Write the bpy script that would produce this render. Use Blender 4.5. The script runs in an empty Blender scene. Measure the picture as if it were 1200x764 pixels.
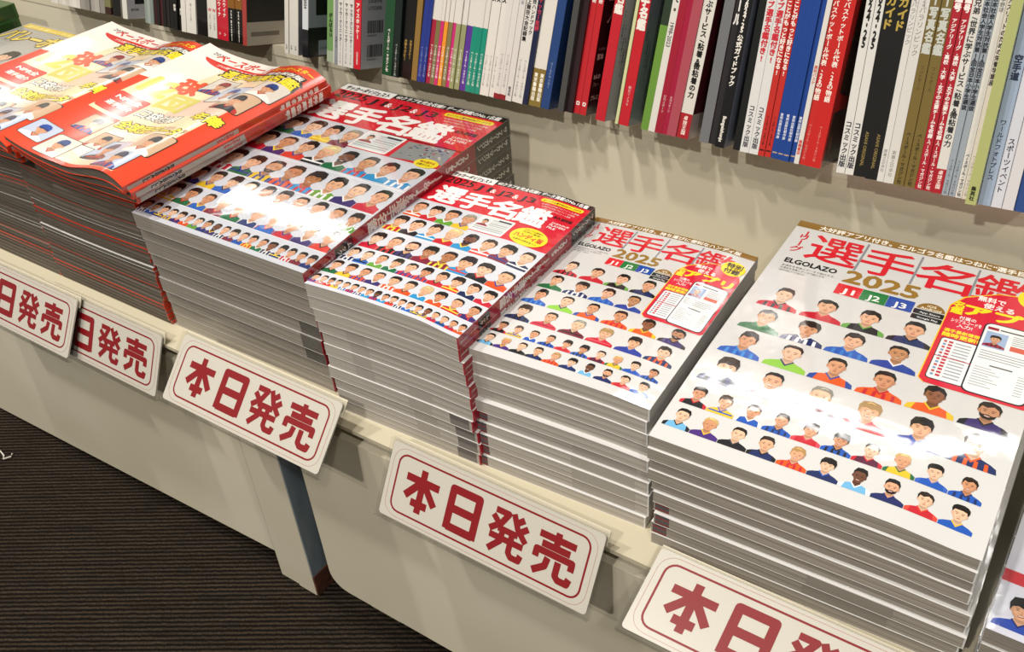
import bpy, bmesh, math, random
from mathutils import Matrix, Vector
from mathutils.geometry import tessellate_polygon

random.seed(7)
D = bpy.data
scene = bpy.context.scene
COL = scene.collection

# ------------------------------------------------------------------ camera, world, lights, exposure
# world axes: X along the display bench, Y into the shelf, Z up; the lens is the origin
R = Matrix(((0.8265, -0.2902, 0.4823), (0.5590, 0.5242, -0.6424), (-0.0664, 0.8006, 0.5955)))
q = R.to_quaternion()
cam_d = D.cameras.new('camera')
cam_d.sensor_width = 36.0
cam_d.sensor_fit = 'HORIZONTAL'
cam_d.lens = 1128.08 / 1200.0 * 36.0
cam_d.clip_start = 0.02
cam = D.objects.new('camera', cam_d)
cam.rotation_mode = 'QUATERNION'
cam.rotation_quaternion = q
COL.objects.link(cam)
scene.camera = cam

vs = scene.view_settings
vs.view_transform = 'Standard'
vs.look = 'None'
vs.gamma = 1.0
vs.use_curve_mapping = False
vs.exposure = -0.08

wd = D.worlds.new('shop_ambient')
scene.world = wd
wd.use_nodes = True
bgn = wd.node_tree.nodes['Background']
bgn.inputs[0].default_value = (1.0, 0.95, 0.86, 1)
bgn.inputs[1].default_value = 0.19


def area(name, loc, target, sx, sy, power, col=(1.0, 0.945, 0.865)):
    l = D.lights.new(name, 'AREA')
    l.shape = 'RECTANGLE'
    l.size = sx
    l.size_y = sy
    l.energy = power
    l.color = col
    o = D.objects.new(name, l)
    o.location = loc
    d = Vector(target) - Vector(loc)
    o.rotation_euler = d.to_track_quat('-Z', 'Y').to_euler()
    COL.objects.link(o)
    return o


CEIL = 1.75
# linear ceiling lamps over the next aisle (seen mirrored in the glossy covers)
for k, x in enumerate((-0.55, -3.55, -5.3)):
    area('ceiling_lamp', (x, 2.45, CEIL), (x, 2.45, 0), 1.15, 0.16, (20, 15, 15)[k], (1.0, 0.97, 0.93))
# small downlights over the customer aisle
for x, y, e in ((-1.7, -0.5, 36), (1.0, -0.9, 22), (-0.30, -1.7, 60), (-0.80, -0.02, 30)):
    area('ceiling_downlight', (x, y, CEIL), (x, y, 0), 0.10, 0.10, e)


# ------------------------------------------------------------------ helpers
def lin(h):
    h = h.lstrip('#')
    r = []
    for i in (0, 2, 4):
        c = int(h[i:i + 2], 16) / 255.0
        r.append(c / 12.92 if c <= 0.04045 else ((c + 0.055) / 1.055) ** 2.4)
    return (r[0], r[1], r[2], 1.0)


MATS = {}


def mat(name, hexc=None, rough=0.5, coat=0.0, coat_r=0.05, bump=None, attr=False, spec=0.5, metal=0.0, vary=None):
    if name in MATS:
        return MATS[name]
    m = D.materials.new(name)
    m.use_nodes = True
    nt = m.node_tree
    b = nt.nodes['Principled BSDF']
    b.inputs['Roughness'].default_value = rough
    b.inputs['Metallic'].default_value = metal
    b.inputs['Specular IOR Level'].default_value = spec
    b.inputs['Coat Weight'].default_value = coat
    b.inputs['Coat Roughness'].default_value = coat_r
    tc = nt.nodes.new('ShaderNodeTexCoord')
    if attr:
        a = nt.nodes.new('ShaderNodeVertexColor')
        a.layer_name = 'Col'
        nt.links.new(a.outputs['Color'], b.inputs['Base Color'])
    elif vary:
        sc, h2, lo, hi = vary
        mp = nt.nodes.new('ShaderNodeMapping')
        mp.inputs['Scale'].default_value = sc
        nz = nt.nodes.new('ShaderNodeTexNoise')
        nz.inputs['Scale'].default_value = 1.0
        nz.inputs['Detail'].default_value = 3.0
        rp = nt.nodes.new('ShaderNodeValToRGB')
        rp.color_ramp.elements[0].position = lo
        rp.color_ramp.elements[1].position = hi
        rp.color_ramp.elements[0].color = lin(h2)
        rp.color_ramp.elements[1].color = lin(hexc)
        nt.links.new(tc.outputs['Object'], mp.inputs['Vector'])
        nt.links.new(mp.outputs[0], nz.inputs['Vector'])
        nt.links.new(nz.outputs['Fac'], rp.inputs['Fac'])
        nt.links.new(rp.outputs[0], b.inputs['Base Color'])
    else:
        b.inputs['Base Color'].default_value = lin(hexc)
    if bump:
        scale, strength, dist = bump
        nz = nt.nodes.new('ShaderNodeTexNoise')
        nz.inputs['Scale'].default_value = scale
        nz.inputs['Detail'].default_value = 2.0
        bp = nt.nodes.new('ShaderNodeBump')
        bp.inputs['Strength'].default_value = strength
        bp.inputs['Distance'].default_value = dist
        nt.links.new(tc.outputs['Object'], nz.inputs['Vector'])
        nt.links.new(nz.outputs['Fac'], bp.inputs['Height'])
        nt.links.new(bp.outputs[0], b.inputs['Normal'])
        if coat:
            nt.links.new(bp.outputs[0], b.inputs['Coat Normal'])
    MATS[name] = m
    return m


def film_mat(name, bump_scale, strength, dist, gloss=0.12, rough=0.08, graze=0.55):
    m = D.materials.new(name)
    m.use_nodes = True
    nt = m.node_tree
    nt.nodes.clear()
    out = nt.nodes.new('ShaderNodeOutputMaterial')
    mix = nt.nodes.new('ShaderNodeMixShader')
    tr = nt.nodes.new('ShaderNodeBsdfTransparent')
    tr.inputs[0].default_value = (0.95, 0.95, 0.95, 1)
    gl = nt.nodes.new('ShaderNodeBsdfGlossy')
    gl.inputs['Roughness'].default_value = rough
    lw = nt.nodes.new('ShaderNodeLayerWeight')
    lw.inputs[0].default_value = 0.5
    pw = nt.nodes.new('ShaderNodeMath')
    pw.operation = 'POWER'
    pw.inputs[1].default_value = 3.5
    nt.links.new(lw.outputs['Facing'], pw.inputs[0])
    fr = nt.nodes.new('ShaderNodeMath')
    fr.operation = 'MULTIPLY_ADD'
    fr.inputs[1].default_value = graze
    fr.inputs[2].default_value = gloss
    nt.links.new(pw.outputs[0], fr.inputs[0])
    tc = nt.nodes.new('ShaderNodeTexCoord')
    mp = nt.nodes.new('ShaderNodeMapping')
    mp.inputs['Scale'].default_value = bump_scale
    nz = nt.nodes.new('ShaderNodeTexNoise')
    nz.inputs['Scale'].default_value = 1.0
    nz.inputs['Detail'].default_value = 3.0
    nz.inputs['Distortion'].default_value = 0.6
    bp = nt.nodes.new('ShaderNodeBump')
    bp.inputs['Strength'].default_value = strength
    bp.inputs['Distance'].default_value = dist
    nt.links.new(tc.outputs['Object'], mp.inputs[0])
    nt.links.new(mp.outputs[0], nz.inputs['Vector'])
    nt.links.new(nz.outputs['Fac'], bp.inputs['Height'])
    nt.links.new(bp.outputs[0], gl.inputs['Normal'])
    nt.links.new(fr.outputs[0], mix.inputs[0])
    nt.links.new(tr.outputs[0], mix.inputs[1])
    nt.links.new(gl.outputs[0], mix.inputs[2])
    nt.links.new(mix.outputs[0], out.inputs[0])
    MATS[name] = m
    return m


def obj(name, mesh, parent=None, kind=None):
    o = D.objects.new(name, mesh)
    COL.objects.link(o)
    if parent is not None:
        o.parent = parent
    if kind:
        o['kind'] = kind
    return o


def thing(name, label, cat, loc=(0, 0, 0), rot=(0, 0, 0), group=None):
    o = D.objects.new(name, None)
    o.empty_display_size = 0.02
    COL.objects.link(o)
    o.location = loc
    o.rotation_euler = rot
    o['label'] = label
    o['category'] = cat
    if group:
        o['group'] = group
    return o


class MB:
    """collects shapes, then becomes one mesh"""

    def __init__(s):
        s.v = []
        s.f = []
        s.mi = []
        s.smooth = False

    def box(s, x0, y0, z0, x1, y1, z1, mi=0):
        n = len(s.v)
        s.v += [(x0, y0, z0), (x1, y0, z0), (x1, y1, z0), (x0, y1, z0), (x0, y0, z1), (x1, y0, z1), (x1, y1, z1), (x0, y1, z1)]
        for f in ((0, 3, 2, 1), (4, 5, 6, 7), (0, 1, 5, 4), (1, 2, 6, 5), (2, 3, 7, 6), (3, 0, 4, 7)):
            s.f.append(tuple(n + i for i in f))
            s.mi.append(mi)

    def prism(s, pts, y0, y1, mi=0):
        """polygon in x,z extruded along y"""
        n = len(s.v)
        k = len(pts)
        s.v += [(x, y0, z) for x, z in pts] + [(x, y1, z) for x, z in pts]
        s.f.append(tuple(range(n, n + k)))
        s.f.append(tuple(reversed(range(n + k, n + 2 * k))))
        s.mi += [mi, mi]
        for i in range(k):
            j = (i + 1) % k
            s.f.append((n + i, n + k + i, n + k + j, n + j))
            s.mi.append(mi)

    def slab(s, x0, x1, y0, y1, zb, zt, nx, ny, mi=0):
        """block whose bottom and top follow zb(x,y), zt(x,y)"""
        n = len(s.v)
        W = nx + 1
        for fn in (zb, zt):
            for j in range(ny + 1):
                for i in range(nx + 1):
                    x = x0 + (x1 - x0) * i / nx
                    y = y0 + (y1 - y0) * j / ny
                    s.v.append((x, y, fn(x, y)))
        T = n + W * (ny + 1)
        F = []
        for j in range(ny):
            for i in range(nx):
                a = j * W + i
                F.append((n + a, n + a + W, n + a + W + 1, n + a + 1))
                F.append((T + a, T + a + 1, T + a + W + 1, T + a + W))
        for i in range(nx):
            F.append((n + i, n + i + 1, T + i + 1, T + i))
            a = ny * W + i
            F.append((n + a + 1, n + a, T + a, T + a + 1))
        for j in range(ny):
            a = j * W
            F.append((n + a + W, n + a, T + a, T + a + W))
            a = j * W + nx
            F.append((n + a, n + a + W, T + a + W, T + a))
        s.f += F
        s.mi += [mi] * len(F)

    def tube(s, pts, r, seg=6, mi=0):
        n = len(s.v)
        for k, p in enumerate(pts):
            p = Vector(p)
            d = Vector(pts[min(k + 1, len(pts) - 1)]) - Vector(pts[max(k - 1, 0)])
            d.normalize()
            a = d.orthogonal().normalized()
            b = d.cross(a)
            for i in range(seg):
                t = 2 * math.pi * i / seg
                s.v.append(tuple(p + a * (r * math.cos(t)) + b * (r * math.sin(t))))
        for k in range(len(pts) - 1):
            for i in range(seg):
                j = (i + 1) % seg
                s.f.append((n + k * seg + i, n + k * seg + j, n + (k + 1) * seg + j, n + (k + 1) * seg + i))
                s.mi.append(mi)

    def build(s, name, mats, parent=None, kind=None, smooth=False):
        me = D.meshes.new(name)
        me.from_pydata(s.v, [], s.f)
        if not isinstance(mats, (list, tuple)):
            mats = [mats]
        for m in mats:
            me.materials.append(m)
        me.polygons.foreach_set('material_index', s.mi)
        me.update()
        if smooth:
            me.polygons.foreach_set('use_smooth', [True] * len(me.polygons))
            me.set_sharp_from_angle(angle=math.radians(35))
        return obj(name, me, parent, kind)


# ---- lettering
GL = {}


def glyph(t, bold=0.0):
    """flat triangles of a piece of lettering, em = 1"""
    bold = 0.0
    key = t
    if key in GL:
        return GL[key]
    c = D.curves.new('lettering', 'FONT')
    c.body = t
    c.size = 1.0
    c.resolution_u = 2
    c.offset = bold
    o = D.objects.new('lettering', c)
    COL.objects.link(o)
    dg = bpy.context.evaluated_depsgraph_get()
    ev = o.evaluated_get(dg)
    me = ev.to_mesh()
    v = [(p.co.x, p.co.y) for p in me.vertices]
    f = [tuple(p.vertices) for p in me.polygons]
    ev.to_mesh_clear()
    D.objects.remove(o)
    D.curves.remove(c)
    if v:
        xs = [p[0] for p in v]
        ys = [p[1] for p in v]
        bb = (min(xs), max(xs), min(ys), max(ys))
    else:
        bb = (0, 1, 0, 1)
    GL[key] = (v, f, bb)
    return GL[key]


def clip_half(P, ax, lim, keep_less):
    out = []
    for i in range(len(P)):
        a, b_ = P[i], P[(i + 1) % len(P)]
        da, db = a[ax] - lim, b_[ax] - lim
        if not keep_less:
            da, db = -da, -db
        if da <= 0:
            out.append(a)
        if (da < 0 < db) or (db < 0 < da):
            t = da / (da - db)
            out.append((a[0] + (b_[0] - a[0]) * t, a[1] + (b_[1] - a[1]) * t))
    return out


def clip_grid(P, gu, gv):
    res = [P]
    for ax, g in ((0, gu), (1, gv)):
        nxt = []
        for Q in res:
            while True:
                lo = min(q[ax] for q in Q)
                hi = max(q[ax] for q in Q)
                lim = (math.floor(lo / g + 1e-6) + 1) * g
                if hi <= lim + 1e-7:
                    nxt.append(Q)
                    break
                A = clip_half(Q, ax, lim, True)
                Q = clip_half(Q, ax, lim, False)
                if len(A) > 2:
                    nxt.append(A)
                if len(Q) < 3:
                    break
        res = nxt
    return res


STRIKE = ((0, 0), (1, 0), (-1, 0), (0, 1), (0, -1), (.7, .7), (-.7, .7), (.7, -.7), (-.7, -.7))


class Pr:
    """ink layers on a surface: surf(u, v, lift) gives a point"""

    def __init__(s, surf, lift=1.5e-4, step=5e-5, grid=None):
        s.surf = surf
        s.grid = grid
        s.v = []
        s.f = []
        s.c = []
        s.n = []
        s.lift = lift
        s.step = step

    def add(s, pts, faces, col, layer):
        z = s.lift + layer * s.step
        cc = lin(col) if isinstance(col, str) else col
        if s.grid:
            gu, gv = s.grid
            np_, nf = list(pts), []
            for f in faces:
                P = [pts[i] for i in f]
                us = [q[0] for q in P]
                vs_ = [q[1] for q in P]
                if int(min(us) // gu) == int(max(us) // gu) and int(min(vs_) // gv) == int(max(vs_) // gv):
                    nf.append(f)
                    continue
                if len(P) > 4 or (len(P) == 4 and max(us) - min(us) > .02):
                    tris = [tuple(t) for t in tessellate_polygon([[Vector((a, b_, 0)) for a, b_ in P]])]
                else:
                    tris = [tuple(range(len(P)))]
                for t in tris:
                    for Q in clip_grid([P[i] for i in t], gu, gv):
                        k0 = len(np_)
                        np_ += Q
                        nf.append(tuple(range(k0, k0 + len(Q))))
            pts, faces = np_, []
            for f in nf:
                ar = sum(pts[f[i]][0] * pts[f[(i + 1) % len(f)]][1] - pts[f[(i + 1) % len(f)]][0] * pts[f[i]][1] for i in range(len(f)))
                if abs(ar) > 1e-11:
                    faces.append(f if ar > 0 else tuple(reversed(f)))
        n = len(s.v)
        used = {}
        for f in faces:
            g = []
            for i in f:
                if i not in used:
                    used[i] = len(s.v)
                    s.v.append(s.surf(pts[i][0], pts[i][1], z))
                    if s.grid:
                        s.n.append(s.norm(pts[i][0], pts[i][1]))
                g.append(used[i])
            s.f.append(tuple(g))
            s.c.append(cc)

    def norm(s, u, v):
        e = 2e-4
        a = Vector(s.surf(u + e, v, 0)) - Vector(s.surf(u - e, v, 0))
        b_ = Vector(s.surf(u, v + e, 0)) - Vector(s.surf(u, v - e, 0))
        return a.cross(b_).normalized()

    def poly(s, pts, col, layer=0):
        s.add(pts, [tuple(range(len(pts)))], col, layer)

    def rect(s, u0, v0, u1, v1, col, layer=0, cell=0.012):
        nx = max(1, int(math.ceil(abs(u1 - u0) / cell)))
        ny = max(1, int(math.ceil(abs(v1 - v0) / cell)))
        P = [(u0 + (u1 - u0) * i / nx, v0 + (v1 - v0) * j / ny) for j in range(ny + 1) for i in range(nx + 1)]
        F = [(j * (nx + 1) + i, j * (nx + 1) + i + 1, (j + 1) * (nx + 1) + i + 1, (j + 1) * (nx + 1) + i) for j in range(ny) for i in range(nx)]
        s.add(P, F, col, layer)

    def ell(s, cx, cy, rx, ry, col, layer=0, n=18, a0=0.0, a1=2 * math.pi):
        full = abs(a1 - a0 - 2 * math.pi) < 1e-6
        k = n if full else n + 1
        s.poly([(cx + rx * math.cos(a0 + (a1 - a0) * i / n), cy + ry * math.sin(a0 + (a1 - a0) * i / n)) for i in range(k)], col, layer)

    def rrect(s, u0, v0, u1, v1, r, col, layer=0):
        P = []
        for cx, cy, a in ((u1 - r, v1 - r, 0), (u0 + r, v1 - r, 90), (u0 + r, v0 + r, 180), (u1 - r, v0 + r, 270)):
            for i in range(6):
                t = math.radians(a + 90 * i / 5)
                P.append((cx + r * math.cos(t), cy + r * math.sin(t)))
        # strip it so that it can follow a bent sheet
        s.poly(P, col, layer)

    def line(s, a, b, w, col, layer=0):
        dx, dy = b[0] - a[0], b[1] - a[1]
        L = math.hypot(dx, dy) or 1e-9
        nx, ny = -dy / L * w / 2, dx / L * w / 2
        s.poly([(a[0] - nx, a[1] - ny), (b[0] - nx, b[1] - ny), (b[0] + nx, b[1] + ny), (a[0] + nx, a[1] + ny)], col, layer)

    def strokes(s, polylines, ox, oy, sx, sy, w, col, layer=0):
        for pl in polylines:
            P = [(ox + x * sx, oy + y * sy) for x, y in pl]
            for a, b in zip(P, P[1:]):
                layer += .12
                s.line(a, b, w, col, layer)
            for p in P[1:-1]:
                layer += .12
                s.ell(p[0], p[1], w / 2, w / 2, col, layer, 10)

    def text(s, t, u, v, size, col, layer=1, bold=0.0, align='l', width=None, rot=0.0, height=None, skew=0.0):
        """u,v: left baseline (l) or centre baseline (c) or right (r)"""
        V, F, bb = glyph(t, bold)
        if not V:
            return
        x0, x1, y0, y1 = bb
        sx = sy = size
        if width:
            sx = width / (x1 - x0)
        if height:
            sy = height / (y1 - y0)
        off = {'l': 0, 'c': -(x1 + x0) / 2, 'r': -x1}[align]
        if width and align == 'l':
            off = -x0
        c, sn = math.cos(rot), math.sin(rot)
        for q, (ex, ey) in enumerate(STRIKE if bold > 0 else STRIKE[:1]):
            P = []
            for x, y in V:
                a = (x + off + ex * bold) * sx + skew * y * sy
                b = (y + ey * bold) * sy
                P.append((u + a * c - b * sn, v + a * sn + b * c))
            s.add(P, F, col, layer + q * .04)

    def vtext(s, t, u, v, size, col, layer=1, bold=0.0, pitch=1.02, sx=1.0):
        """upright characters running down from v, centred on u"""
        need = sum(size * pitch * (0.72 if ch.isascii() else 1.0) for ch in t)
        if v - need < .0012 and v > .004 and len(t) > 2:
            kf = (v - .0012) / need
            size *= max(kf, .75)
            pitch *= kf / max(kf, .75)
        for ch in t:
            if ch != ' ':
                if ch in 'ー-/':
                    V, F, bb = glyph(ch, bold)
                    cx, cy = (bb[0] + bb[1]) / 2, (bb[2] + bb[3]) / 2
                    P = [(u + (y - cy) * size * sx, v - size * 0.5 - (x - cx) * size) for x, y in V]
                    for q, (ex, ey) in enumerate(STRIKE[:5] if bold > 0 else STRIKE[:1]):
                        s.add([(a + ex * bold * size * sx, b_ + ey * bold * size) for a, b_ in P], F, col, layer + q * .04)
                else:
                    V, F, bb = glyph(ch, bold)
                    cx = (bb[0] + bb[1]) / 2
                    P = [(u + (x - cx) * size * sx, v - size * 0.88 + y * size) for x, y in V]
                    for q, (ex, ey) in enumerate(STRIKE[:5] if bold > 0 else STRIKE[:1]):
                        s.add([(a + ex * bold * size * sx, b_ + ey * bold * size) for a, b_ in P], F, col, layer + q * .04)
                v -= size * pitch * (0.72 if ch.isascii() else 1.0)
            else:
                v -= size * 0.5

    def build(s, name, m, parent):
        me = D.meshes.new(name)
        me.from_pydata(s.v, [], s.f)
        a = me.color_attributes.new('Col', 'FLOAT_COLOR', 'CORNER')
        data = []
        for f, c in zip(s.f, s.c):
            data += list(c) * len(f)
        a.data.foreach_set('color', data)
        me.materials.append(m)
        me.update()
        if s.grid and s.n:
            me.polygons.foreach_set('use_smooth', [True] * len(me.polygons))
            me.normals_split_custom_set_from_vertices([tuple(q) for q in s.n])
        return obj(name, me, parent)


SKINS = ['#e6b18f', '#dfa682', '#e9bd9d', '#d69c76', '#e2ad88', '#cf936c']
HAIRS = ['#17120f', '#1d1613', '#14100e', '#241a14', '#2a2019']


def shade(h, k):
    c = lin(h)
    return (c[0] * k, c[1] * k, c[2] * k, 1)


def portrait(p, cx, cy, s, j1, j2, rng, layer=1, hair=None, skin=None, bg=None, beard=False, cap=None, wide=1.0, half=.5, hs=1.12):
    """printed bust portrait in a square of side s; cx,cy = centre"""
    skin = skin or rng.choice(SKINS)
    hair = hair or rng.choice(HAIRS)
    dark = shade(skin, 0.62)
    mid = shade(skin, 0.82)
    tilt = rng.uniform(-0.09, 0.09)
    fw = rng.uniform(0.86, 0.98)
    c, sn = math.cos(tilt), math.sin(tilt)

    def B(x, y):
        x = max(-half, min(half, x))
        return (cx + x * s * wide, cy + y * s)

    def Hd(x, y):
        x *= fw * hs
        yy = (y - (-0.1)) * hs
        return (cx + (x * c - yy * sn) * s * wide, cy + (-0.1 + x * sn + yy * c) * s)

    if bg:
        p.rect(cx - s * 0.5 * wide, cy - s * 0.5, cx + s * 0.5 * wide, cy + s * 0.5, bg, layer - 0.5)
    # shoulders
    p.poly([B(*t) for t in ((-.5, -.5), (.5, -.5), (.47, -.36), (.36, -.29), (.15, -.21), (-.15, -.21), (-.36, -.29), (-.47, -.36))], j1, layer)
    st = rng.random()
    if st < .35:
        for sg in (-1, 1):
            p.poly([B(sg * x, y) for x, y in ((.5, -.5), (.47, -.36), (.36, -.29), (.31, -.27), (.36, -.5))], j2, layer + 1)
    elif st < .6:
        for x in (-.3, -.1, .1, .3):
            p.poly([B(x - .04, -.5), B(x + .04, -.5), B(x * .95 + .035, -.31), B(x * .95 - .035, -.31)], j2, layer + 1)
    elif st < .75:
        p.poly([B(-.42, -.41), B(.42, -.41), B(.4, -.35), B(-.4, -.35)], j2, layer + 1)
    # collar, neck
    p.poly([B(-.17, -.2), B(0, -.39), B(.17, -.2), B(.12, -.17), B(-.12, -.17)], j2, layer + 2)
    p.poly([B(-.105, -.02), B(-.12, -.2), B(0, -.33), B(.12, -.2), B(.105, -.02)], mid, layer + 3)
    # ears, head
    for sg in (-1, 1):
        q0 = Hd(sg * .185, .07)
        p.ell(q0[0], q0[1], .035 * hs * s * wide, .06 * hs * s, mid, layer + 4, 8)
    head = []
    for i in range(20):
        t = 2 * math.pi * i / 20
        x, y = math.cos(t), math.sin(t)
        if y < 0:
            x = math.copysign(abs(x) ** 1.12, x) * (1 + .16 * y)
        head.append(Hd(.185 * x, .09 + (.24 if y < 0 else .25) * y))
    p.poly(head, skin, layer + 5)
    sg = rng.choice((-1, 1))
    p.poly([Hd(sg * x, y) for x, y in ((.183, .12), (.18, .02), (.15, -.06), (.07, -.145), (.10, -.05), (.135, .03), (.15, .12))], mid, layer + 6)
    if beard:
        p.poly([Hd(x, y) for x, y in ((-.165, .0), (-.14, -.09), (-.06, -.15), (.06, -.15), (.14, -.09), (.165, .0), (.1, -.035), (0, -.02), (-.1, -.035))], shade(hair, 1.6), layer + 7)
    # hair
    if cap:
        p.poly([Hd(x, y) for x, y in ((-.21, .13), (-.2, .27), (-.12, .36), (0, .385), (.12, .36), (.2, .27), (.21, .13), (.1, .17), (-.1, .17))], cap, layer + 8)
        p.poly([Hd(x, y) for x, y in ((-.22, .15), (-.1, .19), (.1, .19), (.22, .15), (.17, .09), (0, .12), (-.17, .09))], shade(cap, .55), layer + 9)
    else:
        h = rng.random()
        up = rng.uniform(.345, .40)
        if h < .33:      # short crop
            pts = [(-.2, .1), (-.215, .22), (-.15, up - .03), (0, up), (.15, up - .03), (.215, .22), (.2, .1), (.165, .2), (.09, .245), (-.09, .245), (-.165, .2)]
        elif h < .62:    # swept fringe
            pts = [(-.205, .05), (-.225, .2), (-.17, up - .04), (-.02, up + .01), (.15, up - .04), (.225, .2), (.205, .05), (.17, .17), (.06, .24), (-.06, .17), (-.16, .2)]
        elif h < .85:    # full fringe
            pts = [(-.21, .02), (-.235, .2), (-.17, up - .02), (0, up + .02), (.17, up - .02), (.235, .2), (.21, .02), (.175, .13), (.1, .165), (.02, .14), (-.07, .17), (-.17, .13)]
        else:            # curly top
            pts = [(-.2, .1), (-.235, .2), (-.22, .3), (-.15, up), (-.06, up + .02), (.05, up + .03), (.15, up), (.22, .3), (.235, .2), (.2, .1), (.16, .2), (.05, .22), (-.06, .21), (-.16, .2)]
        p.poly([Hd(*t) for t in pts], hair, layer + 8)
    # hair sheen and the shadow under the chin
    if not cap:
        a0 = rng.uniform(-.1, .02)
        p.poly([Hd(a0 + x, y) for x, y in ((-.05, .30), (.02, .335), (.1, .31), (.12, .29), (.03, .315), (-.04, .285))], shade(hair, 2.4), layer + 9)
    p.poly([B(-.10, -.155), B(.10, -.155), B(.085, -.215), B(0, -.245), B(-.085, -.215)], dark, layer + 4)
    # features
    p.poly([Hd(x, y) for x, y in ((-.07, .17), (.07, .17), (.05, .215), (-.05, .215))], shade(skin, 1.1), layer + 6.5)
    for sg in (-1, 1):
        p.poly([Hd(sg * x, y) for x, y in ((.035, .112), (.085, .125), (.132, .112), (.12, .104), (.08, .112), (.04, .102))], hair, layer + 10)
        p.poly([Hd(sg * x, y) for x, y in ((.042, .068), (.075, .083), (.112, .07), (.08, .06))], '#2b1c15', layer + 10)
        p.poly([Hd(sg * x, y) for x, y in ((.09, .03), (.13, .025), (.12, -.03), (.085, -.015))], shade(skin, 1.08), layer + 6.5)
    p.poly([Hd(x, y) for x, y in ((.0, .07), (.016, .06), (.036, -.02), (.0, -.02))], mid, layer + 10)
    p.poly([Hd(x, y) for x, y in ((-.036, -.016), (.036, -.016), (.02, -.03), (-.02, -.03))], dark, layer + 11)
    if rng.random() < .4:
        p.poly([Hd(x, y) for x, y in ((-.072, -.058), (.072, -.058), (.045, -.092), (-.045, -.092))], '#9a5045', layer + 11)
        p.poly([Hd(x, y) for x, y in ((-.056, -.061), (.056, -.061), (.036, -.077), (-.036, -.077))], '#efe6de', layer + 12)
    else:
        p.poly([Hd(x, y) for x, y in ((-.056, -.07), (0, -.062), (.056, -.07), (.028, -.086), (-.028, -.086))], '#ac6355', layer + 11)


ORD = ('first second third fourth fifth sixth seventh eighth ninth tenth eleventh twelfth thirteenth fourteenth fifteenth '
       'sixteenth seventeenth eighteenth nineteenth').split()
TENS = {20: 'twent', 30: 'thirt', 40: 'fort', 50: 'fift', 60: 'sixt', 70: 'sevent', 80: 'eight', 90: 'ninet'}


def ordinal(n):
    if n < 20:
        return ORD[n - 1]
    pre = ''
    if n >= 100:
        pre = 'hundred and '
        n -= 100
        if n == 0:
            return 'hundredth'
        if n < 20:
            return pre + ORD[n - 1]
    t, u = n // 10 * 10, n % 10
    if u == 0:
        return pre + TENS[t] + 'ieth'
    return pre + TENS[t] + 'y-' + ORD[u - 1]


# ------------------------------------------------------------------ materials
M_cream = mat('cream_painted_steel', '#e0d9c4', 0.42, vary=((6, 6, 6), '#d6cdb4', .3, .7), bump=(60, .04, .001))
M_creamd = mat('dimmed_cream_paint', '#c6bda4', 0.5)  # darker copy of the cream; dimmer light on the bench top is in the colour
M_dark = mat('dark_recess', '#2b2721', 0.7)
M_steel = mat('blue_grey_steel', '#8f9ba3', 0.5, vary=((30, 30, 8), '#66737c', .35, .65))
M_rust = mat('rust_brown', '#6b3a26', 0.8, vary=((60, 60, 60), '#3a2118', .35, .65))
M_print = mat('cover_ink', rough=0.5, coat=.9, coat_r=0.075, attr=True, bump=(38, .12, .004), spec=.15)
M_printw = mat('soft_gloss_ink', rough=0.45, coat=1.0, coat_r=0.16, attr=True, bump=(14, .05, .004), spec=.3)
M_ink = mat('matt_ink', rough=0.4, attr=True)
M_cover = mat('white_cover_stock', '#d3d2d0', 0.5, coat=.9, coat_r=0.085, bump=(38, .12, .004), spec=.15)
M_redcov = mat('red_cover_stock', '#a8122a', 0.5, coat=.9, coat_r=0.085, bump=(38, .12, .004), spec=.15)
M_orangecov = mat('orange_red_cover_stock', '#d23a1d', 0.34, coat=1.0, coat_r=0.05)
M_greencov = mat('green_cover_stock', '#2f5a22', 0.4, coat=.6)
M_greycov = mat('grey_cover_stock', '#a9a6a0', 0.36, coat=.8)
M_page = mat('shaded_page_edges', '#a59e93', 0.75, vary=((4, 4, 1500), '#7d766c', .32, .62), spec=.2)  # shade on the large white stack's front is worked into this darker page tone
M_pagel = mat('pale_page_edges', '#bcb6ac', 0.7, vary=((4, 4, 1500), '#98928a', .32, .62), spec=.2)
M_pagem = mat('grey_page_edges', '#b2aba0', 0.75, vary=((4, 4, 1500), '#8d867b', .32, .62), spec=.2)
M_news = mat('shaded_newsprint_edges', '#7d766a', 0.8, vary=((5, 5, 2200), '#38332b', .35, .65), spec=.2)  # newsprint grey, with shade on the stack fronts mixed into the colour
M_wrap = film_mat('shrink_wrap', (45, 45, 140), .6, .002, .035, .12)
M_wraptop = film_mat('taut_film', (30, 30, 30), .10, .002, .05, .06)
M_clear = film_mat('clear_plastic', (20, 20, 20), .1, .001, .008, .05, .3)
M_board = mat('white_card', '#d6d1c4', 0.4, coat=.5, coat_r=.12, bump=(40, .05, .001))
M_cardink = mat('card_ink', rough=0.5, coat=.35, coat_r=.12, attr=True, bump=(40, .05, .001))
M_lip = mat('cream_plastic_lip', '#d6cdb6', 0.35)
M_spine = mat('book_cover_stock', rough=0.32, coat=.5, coat_r=.1, attr=True)

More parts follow.
